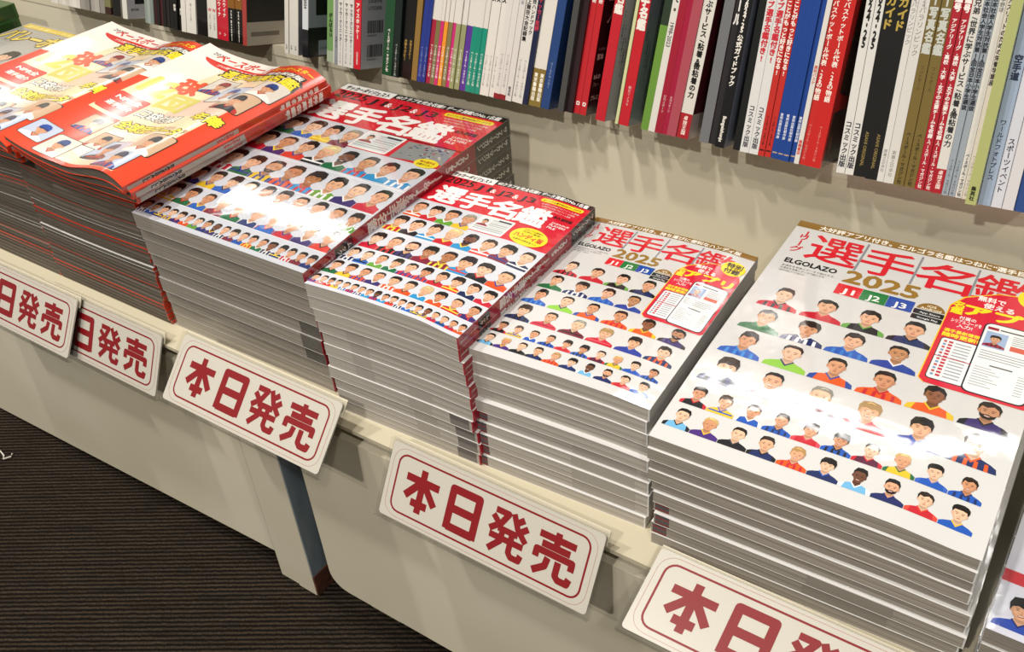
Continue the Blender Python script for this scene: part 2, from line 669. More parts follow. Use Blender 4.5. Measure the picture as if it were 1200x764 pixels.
# carpet: rows of ribs running at an angle to the bench
mc = D.materials.new('ribbed_carpet')
mc.use_nodes = True
nt = mc.node_tree
b = nt.nodes['Principled BSDF']
b.inputs['Roughness'].default_value = 0.95
b.inputs['Specular IOR Level'].default_value = 0.1
tc = nt.nodes.new('ShaderNodeTexCoord')
mp = nt.nodes.new('ShaderNodeMapping')
mp.inputs['Rotation'].default_value = (0, 0, math.radians(-32))
nt.links.new(tc.outputs['Object'], mp.inputs[0])
wv = nt.nodes.new('ShaderNodeTexWave')
wv.bands_direction = 'Y'
wv.inputs['Scale'].default_value = 55
wv.inputs['Distortion'].default_value = 1.2
wv.inputs['Detail'].default_value = 2
wv.inputs['Detail Scale'].default_value = 3
nt.links.new(mp.outputs[0], wv.inputs['Vector'])
m2 = nt.nodes.new('ShaderNodeMapping')
m2.inputs['Scale'].default_value = (14, 160, 1)
nt.links.new(mp.outputs[0], m2.inputs[0])
n1 = nt.nodes.new('ShaderNodeTexNoise')
n1.inputs['Scale'].default_value = 1
n1.inputs['Detail'].default_value = 4
nt.links.new(m2.outputs[0], n1.inputs['Vector'])
n2 = nt.nodes.new('ShaderNodeTexNoise')
n2.inputs['Scale'].default_value = 420
n2.inputs['Detail'].default_value = 2
nt.links.new(tc.outputs['Object'], n2.inputs['Vector'])
ad = nt.nodes.new('ShaderNodeMath')
ad.operation = 'MULTIPLY'
nt.links.new(wv.outputs['Fac'], ad.inputs[0])
nt.links.new(n1.outputs['Fac'], ad.inputs[1])
ad2 = nt.nodes.new('ShaderNodeMath')
ad2.operation = 'MULTIPLY'
nt.links.new(ad.outputs[0], ad2.inputs[0])
nt.links.new(n2.outputs['Fac'], ad2.inputs[1])
rp = nt.nodes.new('ShaderNodeValToRGB')
rp.color_ramp.elements[0].position = 0.02
rp.color_ramp.elements[0].color = lin('#0e0b08')
rp.color_ramp.elements[1].position = 0.42
rp.color_ramp.elements[1].color = lin('#4a3f34')
nt.links.new(ad2.outputs[0], rp.inputs[0])
nt.links.new(rp.outputs[0], b.inputs['Base Color'])
bp = nt.nodes.new('ShaderNodeBump')
bp.inputs['Strength'].default_value = 0.8
bp.inputs['Distance'].default_value = 0.004
nt.links.new(ad2.outputs[0], bp.inputs['Height'])
nt.links.new(bp.outputs[0], b.inputs['Normal'])

# ------------------------------------------------------------------ the setting
FL = -0.852        # floor
ST = -0.548        # top of the display bench
SH = -0.385        # front edge of the book shelf
BY = 0.75          # riser between bench and shelf

mb = MB()
mb.box(-4.5, -2.6, FL - .02, 2.2, 1.3, FL)
o = mb.build('floor', mc)
o['kind'] = 'structure'

bench = thing('display_bench', 'long low cream steel bench carrying the magazine stacks', 'bench', (0, 0, FL))
bench['kind'] = 'structure'
BZ = -FL


def bpart(name, m, fn):
    k = MB()
    fn(k)
    return k.build(name, m, bench)


bpart('bench_top', M_creamd, lambda k: k.box(-2.6, .402, ST - .004 + BZ, 1.2, BY, ST + BZ))
bpart('recess_strip', M_creamd, lambda k: k.box(-2.6, .446, ST - .03 + BZ, 1.2, .454, ST - .0042 + BZ))
bpart('kick_board', M_dark, lambda k: k.box(-2.6, .47, BZ + FL, 1.2, .48, ST - .03 + BZ))
# left front panel: lower edge hangs a little towards the far end
bpart('front_panel', M_cream, lambda k: k.prism([(-2.3, -.90 + BZ + .012), (-1.21, -.846 + BZ), (-.6552, -.811 + BZ), (-.6552, ST - .02 + BZ), (-2.3, ST - .02 + BZ)], .405, .42))


def corner_panel(k):
    P = []
    for i in range(7):
        t = math.radians(180 + 90 * i / 6)
        P.append((-.568 + .022 + .022 * math.cos(t), -.811 + .022 + .022 * math.sin(t) + BZ))
    P += [(1.1, -.811 + BZ), (1.1, ST - .021 + BZ), (-.568, ST - .021 + BZ)]
    k.prism(P, .405, .42)


bpart('front_panel', M_cream, corner_panel)
bpart('post_board', M_cream, lambda k: k.box(-.655, .4052, 0.001, -.6273, .425, ST - .02 + BZ))
bpart('post_board', M_cream, lambda k: k.box(-.6267, .404, 0.001, -.6000, .45, ST - .02 + BZ))
bpart('steel_side', M_steel, lambda k: k.box(-.5999, .4045, 0.032, -.5985, .47, ST - .03 + BZ))
bpart('rusty_foot', M_rust, lambda k: k.box(-.5999, .4045, 0.001, -.5975, .47, 0.0315))
bpart('support_leg', M_creamd, lambda k: k.box(-.54, .425, 0, -.5, .465, ST - .03 + BZ))
bpart('support_leg', M_creamd, lambda k: k.box(.6, .425, 0, .64, .465, ST - .03 + BZ))
bpart('support_leg', M_creamd, lambda k: k.box(-1.9, .425, 0, -1.86, .465, ST - .03 + BZ))

# riser behind the stacks, sloping shelf and back of the bookcase
TILT = math.radians(15.5)
mb = MB()
mb.box(-3.4, BY, FL, 1.4, BY + .02, SH - .0212)
o = mb.build('wall_back', M_cream)
o['kind'] = 'structure'
shelf = thing('book_shelf', 'cream sloping shelf under the row of standing books', 'shelf', (0, BY, SH))
shelf['kind'] = 'structure'
k = MB()
k.v = []
ct, stn = math.cos(TILT), math.sin(TILT)
# shelf board falls away to the back; origin of the slope is the book front line y=.72
def slope(y):
    return -(y - .72) / ct * stn
pts = [(-.001, slope(BY)), (1.0 - BY, slope(1.0)), (1.0 - BY, slope(1.0) - .012), (-.001, slope(BY) - .0125)]
n = len(pts)
k.v = [(-3.4, y, z) for y, z in pts] + [(1.4, y, z) for y, z in pts]
k.f = [(0, 1, 2, 3), (7, 6, 5, 4), (0, 4, 5, 1), (1, 5, 6, 2), (2, 6, 7, 3), (3, 7, 4, 0)]
k.mi = [0] * 6
k.build('shelf_board', M_cream, shelf)
k = MB()
k.box(-3.4, .27, -.3, 1.4, .28, .42)
k.build('back_board', M_cream, shelf)


# ------------------------------------------------------------------ magazines
def magazine(name, label, group, loc, yaw, w, h, zb, zt, cover_m, page_m, nx=8, ny=4, spine_m=None, inset=.0002, sheet=.00018):
    root = thing(name, label, 'magazine', loc, (0, 0, yaw), group)
    k = MB()
    k.slab(inset, w - .0012, inset, h - inset, lambda x, y: zb(x, y) + sheet, lambda x, y: zt(x, y) - sheet, nx, ny)
    k.build('page_block', page_m, root, None, True)
    k = MB()
    k.slab(0, w, 0, h, lambda x, y: zt(x, y) - sheet, zt, nx, ny, 0)
    k.slab(0, w, 0, h, zb, lambda x, y: zb(x, y) + sheet, nx, ny, 0)
    k.slab(w - .0011, w, 0, h, lambda x, y: zb(x, y) + sheet, lambda x, y: zt(x, y) - sheet, 1, ny, 1)
    cv = k.build('cover', [cover_m, spine_m or cover_m], root, None, True)
    return root, cv


def stack(n, z0, z1, bot, top, yaw, shape, maker, jitter=.0018, yj=.006, topfix=True):
    """n books from z0 to z1; bot/top = front-left corner xy of lowest/highest; shape(x,y) = final bend of the top sheet"""
    t = (z1 - z0) / n
    roots = []
    for i in range(n):
        a0 = (i / n) ** 1.5
        a1 = ((i + 1) / n) ** 1.5
        f = (i + .5) / n if i < n - 1 else 1.0
        x = bot[0] + (top[0] - bot[0]) * f
        y = bot[1] + (top[1] - bot[1]) * f
        yw = yaw
        if i < n - 1:
            x += random.uniform(-jitter, jitter)
            y += random.uniform(-jitter, jitter)
            yw += random.uniform(-yj, yj) * .4
        zb = (lambda X, Y, a=a0: a * shape(X, Y) + 1e-5)
        zt = (lambda X, Y, a=a1, tt=t: tt + a * shape(X, Y) - 1.6e-4)
        roots.append(maker(i, n, (x, y, z0 + i * t), yw, zb, zt, t))
    return roots


def smooth(a, b, x):
    t = max(0.0, min(1.0, (x - a) / (b - a)))
    return t * t * (3 - 2 * t)


# --- shapes of the top sheets
def droop(y0, kk):
    return lambda x, y: -kk * max(0.0, y0 - y) ** 2


d5 = droop(.16, .30)
d2 = droop(.16, .30)


def shape5(x, y):
    return d5(x, y) - .004 * smooth(.15, .208, x) * smooth(.12, 0, y)


def shape2(x, y):
    return d2(x, y)


def shape3(x, y):
    return .0026 * math.sin(math.pi * min(1, x / .148)) * smooth(.16, 0, y) - .003 * smooth(.11, .148, x)


def shape4(x, y):
    return .0012 * math.sin(math.pi * x / .148) - .0018 * smooth(.118, .148, x)


TOPS = {}


def maker(name, topname, kind, group, w, h, cover_m, page_m, spine_m=None, top_label='', wrap=False, edge=None, spine=None):
    def f(i, n, loc, yaw, zb, zt, t):
        top = i == n - 1
        rank = n - i
        if top:
            label = top_label
        elif rank == n:
            label = 'bottom magazine of the stack of %s' % kind
        else:
            label = '%s from the top in the stack of %s' % (ordinal(rank), kind)
        r, cv = magazine(name, label, group, loc, yaw, w, h, zb, zt, cover_m, page_m, 24 if top else 10, 30 if top else 5, spine_m)
        if wrap:
            k = MB()
            g = .0007
            k.slab(-g, w + g, -g, h + g, lambda x, y: zb(x, y) - .00002, lambda x, y: zt(x, y) + (.0013 if top else .00006), 24 if top else 8, 30 if top else 4)
            wo = k.build('plastic_wrap', [M_wrap, M_wraptop], r, None, True)
            for pg in wo.data.polygons:
                if pg.normal.z > .5:
                    pg.material_index = 1
        if edge:
            edge(i, n, r, zb, zt, t)
        if spine:
            spine(i, n, cv, zb, zt, t)
        if top:
            TOPS[kind] = (cv, zt, w, h)
        return r
    return f


def edge_tints(bands):
    """coloured index marks printed through the fore edges: (from, to, colours, books)"""
    def f(i, n, r, zb, zt, t):
        for u0, u1, cols, sel in bands:
            p = Pr(lambda u, v, z: (u, .0002 - z * .5, v), 1e-4, 4e-5)
            if i in sel:
                k = len(cols)
                for j, cc in enumerate(cols):
                    za = zb(u0, 0) + .0006 + (t - .0012) * j / k
                    zc = zb(u0, 0) + .0006 + (t - .0012) * (j + 1) / k
                    p.rect(u0, za, u1, zc, cc, 0, .05)
                p.build('edge_mark', M_ink_edge, r)
    return f


M_ink_edge = mat('edge_ink', rough=0.8, attr=True, spec=.2)


def spine_print(fn):
    def f(i, n, r, zb, zt, t):
        if i < n - 6:
            return
        w = SPW[fn]
        p = Pr(lambda u, v, z: (w + z, v, zt(w, v) - u), 6e-5, 3e-5)
        fn(p, t)
        p.build('spine_lettering', M_print, r)
    return f


def spineA(p, t, h=.2955):
    # black head of the spine with the magazine's logo, red below
    p.rect(0.0002, h * .80, t - .0004, h, '#17130f', 0, .03)
    p.vtext('サッカーマガジン', t / 2, h * .985, h * .024, '#f2efe9', 1, .03, .9, min(1.0, t / (h * .03)))
    p.vtext('2025 J1&J2&J3', t * .5, h * .77, h * .042, '#f3ece8', 1, .03, 1.0, min(1.0, t / (h * .05)))
    p.vtext('選手名鑑', t * .5, h * .44, h * .044, '#f3ece8', 1, .03, 1.0, min(1.0, t / (h * .05)))
    p.rect(t * .12, h * .125, t * .88, h * .20, '#17130f', 1, .03)
    p.vtext('ムック', t * .5, h * .195, h * .02, '#f3ece8', 2, .02)
    p.vtext('日本スポーツ企画出版社', t * .5, h * .115, h * .010, '#f3ece8', 1, .02)


def spineA2(p, t):
    spineA(p, t, .209)


SPW = {spineA: .210, spineA2: .148}

GREY1, GREY2, GREY3 = '#8a8379', '#7b756b', '#a39d94'
PLAID = ['#7a4442', '#565b5c', '#80494a', '#4b5254']

# big red directories in film
stack(9, ST, -.4004, (-.737, .4325), (-.7248, .4155), math.radians(.63), shape2,
      maker('football_directory', '', 'large film-wrapped red football directories', 'large red football directories', .210, .2955, M_cover, M_pagem, M_redcov,
            'top large red football directory in clear film, white glare across its portraits', wrap=True, spine=spine_print(spineA),
            edge=edge_tints([(.185, .2085, ['#6d6963'], (2, 3, 4))])))
# small red directories
stack(11, ST, -.4154, (-.507, .4205), (-.5132, .4153), math.radians(1.87), shape3,
      maker('football_directory', '', 'small red football directories', 'small red football directories', .148, .209, M_cover, M_pagel, M_redcov,
            'top small red football directory with portraits and a yellow oval badge', spine=spine_print(spineA2),
            edge=edge_tints([(.126, .1445, ['#7d7873', '#67625f'], (0, 1, 2, 3)), (.085, .108, [GREY3], (1, 2, 3, 4)), (.03, .05, [GREY3], (4, 5, 6, 7))])))
# small white directories
stack(10, ST, -.4355, (-.3640, .4250), (-.3674, .4315), math.radians(2.74), shape4,
      maker('football_directory', '', 'small white football directories', 'small white football directories', .148, .2095, M_cover, M_pagel, M_cover,
            'top small white football directory with six rows of portraits and gold head band',
            edge=edge_tints([(.0012, .0105, PLAID, (0, 1, 2, 3, 4)), (.085, .137, [GREY3], (1, 2, 3, 4))])))
# large white directories
stack(10, ST, -.4363, (-.2065, .4245), (-.2121, .4228), math.radians(1.58), shape5,
      maker('football_directory', '', 'large white football directories', 'large white football directories', .208, .2953, M_cover, M_page, M_cover,
            'top large white football directory with portraits, gold year and red app panel, nearest the camera',
            edge=edge_tints([(.0012, .012, PLAID, (1, 2, 3)), (.11, .165, [GREY1], (1, 2))])))
# sliver of another stack at the right edge
stack(4, ST, -.497, (.0085, .4260), (.0085, .4260), 0, lambda x, y: 0,
      maker('football_directory', '', 'lavender white football magazines at the right edge', 'lavender white football magazines', .182, .257, M_cover, M_page, M_cover,
            'top lavender white football magazine in film at the right edge', wrap=True))


# thin baseball magazines: two tall stacks, the top three of each curled over
def sag(x, y):
    u = x / .182
    return -.0045 * 4 * u * (1 - u)


def thin_maker(kind, group, redlines, whitelines):
    def f(i, n, loc, yaw, zb, zt, t):
        rank = n - i + 3
        label = '%s from the top in the %s' % (ordinal(rank), kind)
        if i == 0:
            label = 'bottom magazine of the %s' % kind
        cm = M_orangecov if i in redlines else (M_greyedge if i not in whitelines else M_cover)
        return magazine('baseball_magazine', label, group, loc, yaw, .182, .257, zb, zt, cm, M_news, 10, 3, M_orangecov, .0002, .0005)[0]
    return f


M_greyedge = mat('dull_cover_edge', '#6a5f56', 0.6)
KB = 'right stack of thin baseball magazines'
KA = 'left stack of thin baseball magazines'
stack(30, ST, -.395, (-.926, .4275), (-.9115, .4235), 0, sag, thin_maker(KB, 'thin baseball magazines, right stack', {4, 9, 17, 23, 27}, {13, 20}), .0010)
stack(30, ST, -.395, (-1.110, .4285), (-1.096, .4265), 0, sag, thin_maker(KA, 'thin baseball magazines, left stack', {5, 8, 22, 28}, {12, 18, 24}), .0010)


def curl_lift(u):
    return .017 * (max(0.0, .55 - u) / .55) ** 2


def curl_t(u):
    if u < .5:
        return .0055 + .0018 * smooth(0, .5, u)
    if u < .85:
        return .0073 + .0030 * smooth(.5, .85, u)
    return .0103 - .0034 * ((u - .85) / .15) ** 2


def ball_cover(p, w, h):
    rng = random.Random(11)
    X = lambda a: a * w
    Y = lambda a: a * h
    p.rect(0, 0, w, h, '#e0431f', 0, .008)
    p.rect(X(.06), Y(.34), X(.90), Y(.995), '#f3dcb4', 1, .008)
    p.rect(X(.34), Y(.02), X(.90), Y(.36), '#efd6b6', 1, .008)
    p.poly([(X(.0), Y(.62)), (X(.30), Y(.70)), (X(.36), Y(.999)), (X(0), Y(.999))], '#f1e9dc', 2)
    p.poly([(X(.50), Y(.42)), (X(.90), Y(.50)), (X(.90), Y(.70)), (X(.46), Y(.60))], '#e8c3ae', 2)
    p.poly([(X(.36), Y(.10)), (X(.60), Y(.05)), (X(.66), Y(.30)), (X(.40), Y(.28))], '#e9dfd6', 2)
    # logo on a red arc and yellow outlined headline
    p.rect(X(.0), Y(.86), X(.62), Y(.999), '#f1ece2', 3, .008)
    p.ell(X(.40), Y(.915), X(.30), Y(.050), '#d4271e', 4, 24, math.pi, 2 * math.pi)
    p.text('ベースボール', X(.40), Y(.925), .0, '#d4271e', 6, .03, 'c', X(.50), 0, Y(.055))
    p.text('プロ野球選手名鑑号', X(.40), Y(.885), .0, '#f6ede2', 6, .02, 'c', X(.34), 0, Y(.016))
    p.rect(X(.62), Y(.90), X(.999), Y(.999), '#d8401d', 3, .008)
    p.text('2025', X(.10), Y(.95), .0, '#444444', 5, .02, 'l', X(.1), 0, Y(.02))
    for dl, cc, bo in ((7, '#1b130d', .09), (8, '#f5dc2c', .03)):
        p.text('選手写真名鑑', X(.66), Y(.83), .0, cc, dl, bo, 'c', X(.60 + bo * .3), 0, Y(.058 + bo * .1))
    p.text('完全保存版', X(.80), Y(.895), .0, '#1b130d', 7, .09, 'c', X(.31), 0, Y(.034))
    p.text('完全保存版', X(.80), Y(.897), .0, '#f3efe6', 8, .03, 'c', X(.29), 0, Y(.028))
    p.text('スーパースター', X(.80), Y(.945), .0, '#f5dc2c', 8, .03, 'c', X(.32), 0, Y(.03))
    # big pale lettering and panels in the middle
    for t, (a, bb), col in (('12', (.20, .55), '#d9d05e'), ('球', (.34, .63), '#e3532c'), ('団', (.44, .50), '#cfc45a')):
        p.text(t, X(a), Y(bb), .0, col, 4, .05, 'c', X(.2), 0, Y(.12))
    p.rrect(X(.06), Y(.36), X(.32), Y(.50), .004, '#dd3a24', 3)
    p.text('NPB全', X(.19), Y(.45), .0, '#fff5e8', 5, .03, 'c', X(.2), 0, Y(.03))
    p.text('選手紹介', X(.19), Y(.40), .0, '#fff5e8', 5, .03, 'c', X(.2), 0, Y(.03))
    for dl, cc, bo in ((6, '#1b130d', .09), (7, '#eee9df', .03)):
        p.text('口袋付録', X(.52), Y(.40), .0, cc, dl, bo, 'c', X(.34), 0, Y(.06))
    for dl, cc, bo in ((6, '#1b130d', .1), (7, '#f1dc35', .04)):
        p.text('全球団データ', X(.62), Y(.30), .0, cc, dl, bo, 'c', X(.52), 0, Y(.06))
        p.text('年俸', X(.86), Y(.44), .0, cc, dl, bo, 'c', X(.2), 0, Y(.06))
    caps = ['#20469a', '#1a1a1c', '#26417d', '#202a52', '#1e1e22', '#8f1f26']
    sp = [(.10, .09, .16), (.25, .24, .16), (.30, .06, .18), (.62, .12, .20), (.82, .20, .2), (.50, .72, .18), (.68, .66, .2), (.84, .60, .2), (.88, .74, .18), (.80, .07, .18), (.47, .17, .15)]
    for i, (a, bb, s) in enumerate(sp):
        S = X(s)
        cx, cy = X(a), Y(bb + .02)
        p.rrect(cx - S * .56, cy - S * .56, cx + S * .56, cy + S * .56, S * .1, '#3a2a20', 8)
        p.rrect(cx - S * .53, cy - S * .53, cx + S * .53, cy + S * .53, S * .1, ['#b9c3d6', '#c9a98a', '#d8cfc4'][i % 3], 9)
        portrait(p, cx, cy - S * .03, S * 1.0, ['#e9e6e0', '#2b3f86', '#d9d5ce', '#333338'][i % 4], '#b3342b', rng, 10, cap=caps[i % 6], skin='#d79c75')


def curled(x, y, z, lift, kind, group, labels):
    w, h = .172, .2545
    for j in range(3):
        zb = (lambda X, Y, j=j: lift(X / w) + j * curl_t(X / w) + 1e-4)
        zt = (lambda X, Y, j=j: lift(X / w) + (j + 1) * curl_t(X / w) - 2e-4)
        dx = (0, .0025, -.001)[j]
        r, cv = magazine('baseball_magazine', labels[2 - j], group, (x + dx, y + (.004, .002, 0)[j], z), math.radians((1.2, .5, -.2)[j]), w, h, zb, zt, M_orangecov, M_news, 80, 8, M_orangecov, .0008, .0004)
        p = Pr(lambda u, v, zz, zt=zt: (u, v, zt(u, v) + zz), 1.2e-4, 2.5e-5, (w / 80, h))
        if j == 2:
            ball_cover(p, w, h)
            p.build('cover_print', M_printw, cv)
        # spine: grey strip with small lettering
        p = Pr(lambda u, v, zz, zt=zt: (w + zz, v, zt(w, v) - u), 8e-5, 3e-5)
        t = curl_t(1.0)
        p.rect(t * .25, .004, t * .95, h * .52, '#b9b4ac', 0, .03)
        p.rect(t * .25, h * .52, t * .95, h * .99, '#c93a1f', 0, .03)
        p.vtext('選手写真名鑑号', t * .6, h * .95, t * .9, '#f6f0e6', 1, .04, 1.3)
        p.vtext('2025', t * .6, h * .5, t * .9, '#c9301f', 1, .04, 1.2)
        p.vtext('BASEBALL', t * .6, h * .22, t * .8, '#1c1713', 1, .04, 1.1)
        p.build('spine_lettering', M_print, cv)


curled(-.8775, .4050, -.3935, curl_lift, KB, 'thin baseball magazines, right stack',
       ['curled baseball magazine topping the right stack, glossy orange cover with capped players',
        'second curled baseball magazine from the top of the right baseball stack',
        'third curled baseball magazine from the top of the right baseball stack'])
curled(-1.0500, .4050, -.3935, lambda u: .017 * (max(0.0, .75 - u) / .75) ** 2 - .0065 * smooth(.75, 1, u) * 0, KA, 'thin baseball magazines, left stack',
       ['curled baseball magazine topping the left stack, half under the right one',
        'second curled baseball magazine from the top of the left baseball stack',
        'third curled baseball magazine from the top of the left baseball stack'])

# grey magazine stack with yellow lettering, far left, and the green one beyond it
stack(9, ST, -.412, (-1.312, .4400), (-1.312, .4450), 0, lambda x, y: 0,
      maker('sports_magazine', '', 'grey sports magazines with yellow lettering', 'grey sports magazines', .182, .257, M_greycov, M_page, M_greycov,
            'top grey sports magazine with yellow lettering behind the baseball magazines'))


def green_spine(i, n, r, zb, zt, t):
    p = Pr(lambda u, v, z: (.182 + z, v, zt(.182, v) - u), 6e-5, 3e-5)
    p.rect(t * .08, .004, t * .9, .253, '#3d6b2a', 0, .06)
    p.rect(t * .08, .15, t * .9, .253, '#27471d', 1, .06)
    p.vtext('名鑑', t * .5, .13, t * .5, '#9db08f', 2, .03)
    p.build('spine_lettering', M_print, r)


stack(8, ST, -.388, (-1.520, .4420), (-1.518, .4450), 0, lambda x, y: 0,
      maker('sports_magazine', '', 'thick dark green magazines at the left edge', 'thick dark green magazines', .182, .257, M_greencov, M_page, M_greencov,
            'top thick dark green magazine at the far left edge', spine=green_spine))


# ------------------------------------------------------------------ covers
def red_directory_cover(kind, big):
    r, zt, w, h = TOPS[kind]
    rng = random.Random(3)
    p = Pr(lambda u, v, z: (u, v, zt(u, v) + z), grid=(w / 24, h / 30))
    X = lambda a: a * w
    Y = lambda a: a * h
    RED = '#d2162b'
    p.rect(0, 0, w, h, '#cfd2da', 0, .008)
    for v in (.442, .298, .196, .094):
        p.rect(0, Y(v - .002), w, Y(v + .002), '#e6e7ea', .5, .02)
    p.rect(0, Y(.725), w, Y(.999), RED, 1, .008)
    p.rect(X(.475), Y(.60), w, Y(.73), RED, 1, .008)
    p.rect(X(.33), Y(.965), w, Y(.999), '#16120f', 2, .01)
    p.rect(X(.0), Y(.952), X(.33), Y(.999), '#f4f2ee', 3, .01)
    p.build('cover_ground', M_print, r)
    p = Pr(lambda u, v, z: (u, v, zt(u, v) + z), 3.5e-4, grid=(w / 24, h / 30))
    p.text('サッカーダイジェスト', X(.165), Y(.961), 0, '#16120f', 1, .05, 'c', X(.28), 0, Y(.03))
    p.text('60クラブを完全収録!! データ満載のNo.1名鑑', X(.66), Y(.970), 0, '#f6f4ef', 1, .03, 'c', X(.62), 0, Y(.026))
    for t, a, ww, c, hh in (('2025', .125, .2, '#1b1210', .052), ('J1', .30, .10, '#1b1210', .052), ('&', .375, .035, '#f6f2ee', .03), ('J2', .46, .1, '#1b1210', .052), ('&', .535, .035, '#f6f2ee', .03), ('J3', .615, .10, '#1b1210', .052)):
        p.text(t, X(a), Y(.895), 0, c, 1, .015, 'c', X(ww), 0, Y(hh))
    for i, ch in enumerate('選手名鑑'):
        p.text(ch, X(.145 + .2 * i), Y(.75), 0, '#f7f4f0', 1, .035, 'c', X(.185), 0, Y(.125))
    p.rrect(X(.69), Y(.925), X(.97), Y(.952), h * .012, '#f2d81f', 1)
    p.text('オリジナル選手採点&データ付き', X(.83), Y(.932), 0, '#7a1a14', 2, .02, 'c', X(.25), 0, Y(.013))
    for j in range(3):
        p.text('全選手の詳細プロフィール掲載', X(.84), Y(.905 - .018 * j), 0, '#f3d9d4', 1, .0, 'c', X(.25 - .03 * j), 0, Y(.011))
    p.text('永久保存版', X(.91), Y(.835), 0, '#1b1210', 1, .03, 'c', X(.12), 0, Y(.02))
    for j, t in enumerate(('J.LEAGUE', 'PLAYERS', 'FILE')):
        p.text(t, X(.87), Y(.80 - .02 * j), 0, '#f7e3df', 1, .03, 'l', X((.11, .1, .05)[j]), 0, Y(.013))
    # sample page
    p.rrect(X(.478), Y(.605), X(.70), Y(.725), h * .006, '#f6f3ef', 1)
    p.rect(X(.487), Y(.612), X(.692), Y(.718), '#dcdfe0', 2, .02)
    for j in range(7):
        p.rect(X(.565 if j < 4 else .49), Y(.700 - .013 * j), X(.685), Y(.706 - .013 * j), ['#a9adb0', '#c3c6c8', '#9aa3a0'][j % 3], 3, .05)
    p.rect(X(.60), Y(.703), X(.685), Y(.713), '#2a2a2a', 4, .05)
    portrait(p, X(.528), Y(.675), X(.075), '#b02334', '#222222', rng, 4)
    if big:
        p.poly([(X(.73), Y(.60)), (X(1.0), Y(.625)), (X(.975), Y(.725)), (X(.72), Y(.715))], '#8f9190', 2)
        for j in range(40):
            a, bb = rng.uniform(.75, .95), rng.uniform(.625, .71)
            p.rect(X(a), Y(bb), X(a + .014), Y(bb + .006), rng.choice(['#6a6d70', '#b0413e', '#c9cacb', '#4a4d70']), 3, .05)
        p.ell(X(.925), Y(.615), X(.062), Y(.028), '#f4dc23', 4, 24)
        p.text('特大選手名', X(.925), Y(.617), 0, '#a0281d', 5, .02, 'c', X(.08), 0, Y(.013))
        p.text('付録ポスター', X(.925), Y(.600), 0, '#3a2a10', 5, .02, 'c', X(.08), 0, Y(.012))
    else:
        p.ell(X(.838), Y(.660), X(.113), Y(.062), '#f4dc23', 2, 30)
        p.text('ハンディ版', X(.838), Y(.645), 0, '#d2162b', 4, .03, 'c', X(.18), 0, Y(.032))
        p.text('スタジアム観戦の', X(.838), Y(.698), 0, '#332a10', 4, .0, 'c', X(.12), 0, Y(.011))
        p.text('お供に最適!', X(.838), Y(.683), 0, '#332a10', 4, .0, 'c', X(.11), 0, Y(.011))
        p.text('全選手の顔写真入り', X(.838), Y(.622), 0, '#332a10', 4, .0, 'c', X(.15), 0, Y(.011))
    p.build('cover_lettering', M_print, r)
    NP = lambda: Pr(lambda u, v, z: (u, v, zt(u, v) + z), 2.5e-4, 2e-5, (w / 24, h / 30))
    JA = ['#c1202e', '#1f2f6b', '#2563b8', '#d9501f', '#1d1d22', '#c32038', '#5f9a2f', '#3a2a6a', '#d43a2a', '#16224f', '#e0b92b', '#17683f', '#7c1f35', '#2a8fc7']
    JB = ['#f2f2f2', '#101018', '#f1d63c', '#223a8a', '#c93030', '#f0efe9']
    BG = '#dfe1e6'

    def row(v, u0, u1, n, s, special={}):
        for i in range(n):
            u = u0 + (u1 - u0) * i / max(1, n - 1)
            kw = special.get(i, {})
            p = NP()
            pitch = (u1 - u0) / max(1, n - 1)
            portrait(p, X(u), Y(v), X(s), rng.choice(JA), rng.choice(JB), rng, 1, half=pitch * .49 / s, **kw)
            p.build('portrait', M_print, r)
    DK = dict(skin='#7a4a32', beard=True)
    row(.650, .085, .43, 4, .185, {3: dict(hair='#8d8478')})
    row(.520, .075, .93, 8, .190, {3: dict(hair='#d8c38a'), 4: DK})
    row(.370, .075, .93, 8, .190, {2: dict(beard=True), 3: dict(skin='#b9805a'), 4: dict(skin='#b07850')})
    row(.248, .045, .95, 10, .145)
    row(.143, .045, .95, 10, .135, {6: dict(hair='#c9b183')})
    row(.048, .022, .975, 19, .085, {8: DK, 14: dict(skin='#8a573c')})


red_directory_cover('large film-wrapped red football directories', True)
red_directory_cover('small red football directories', False)


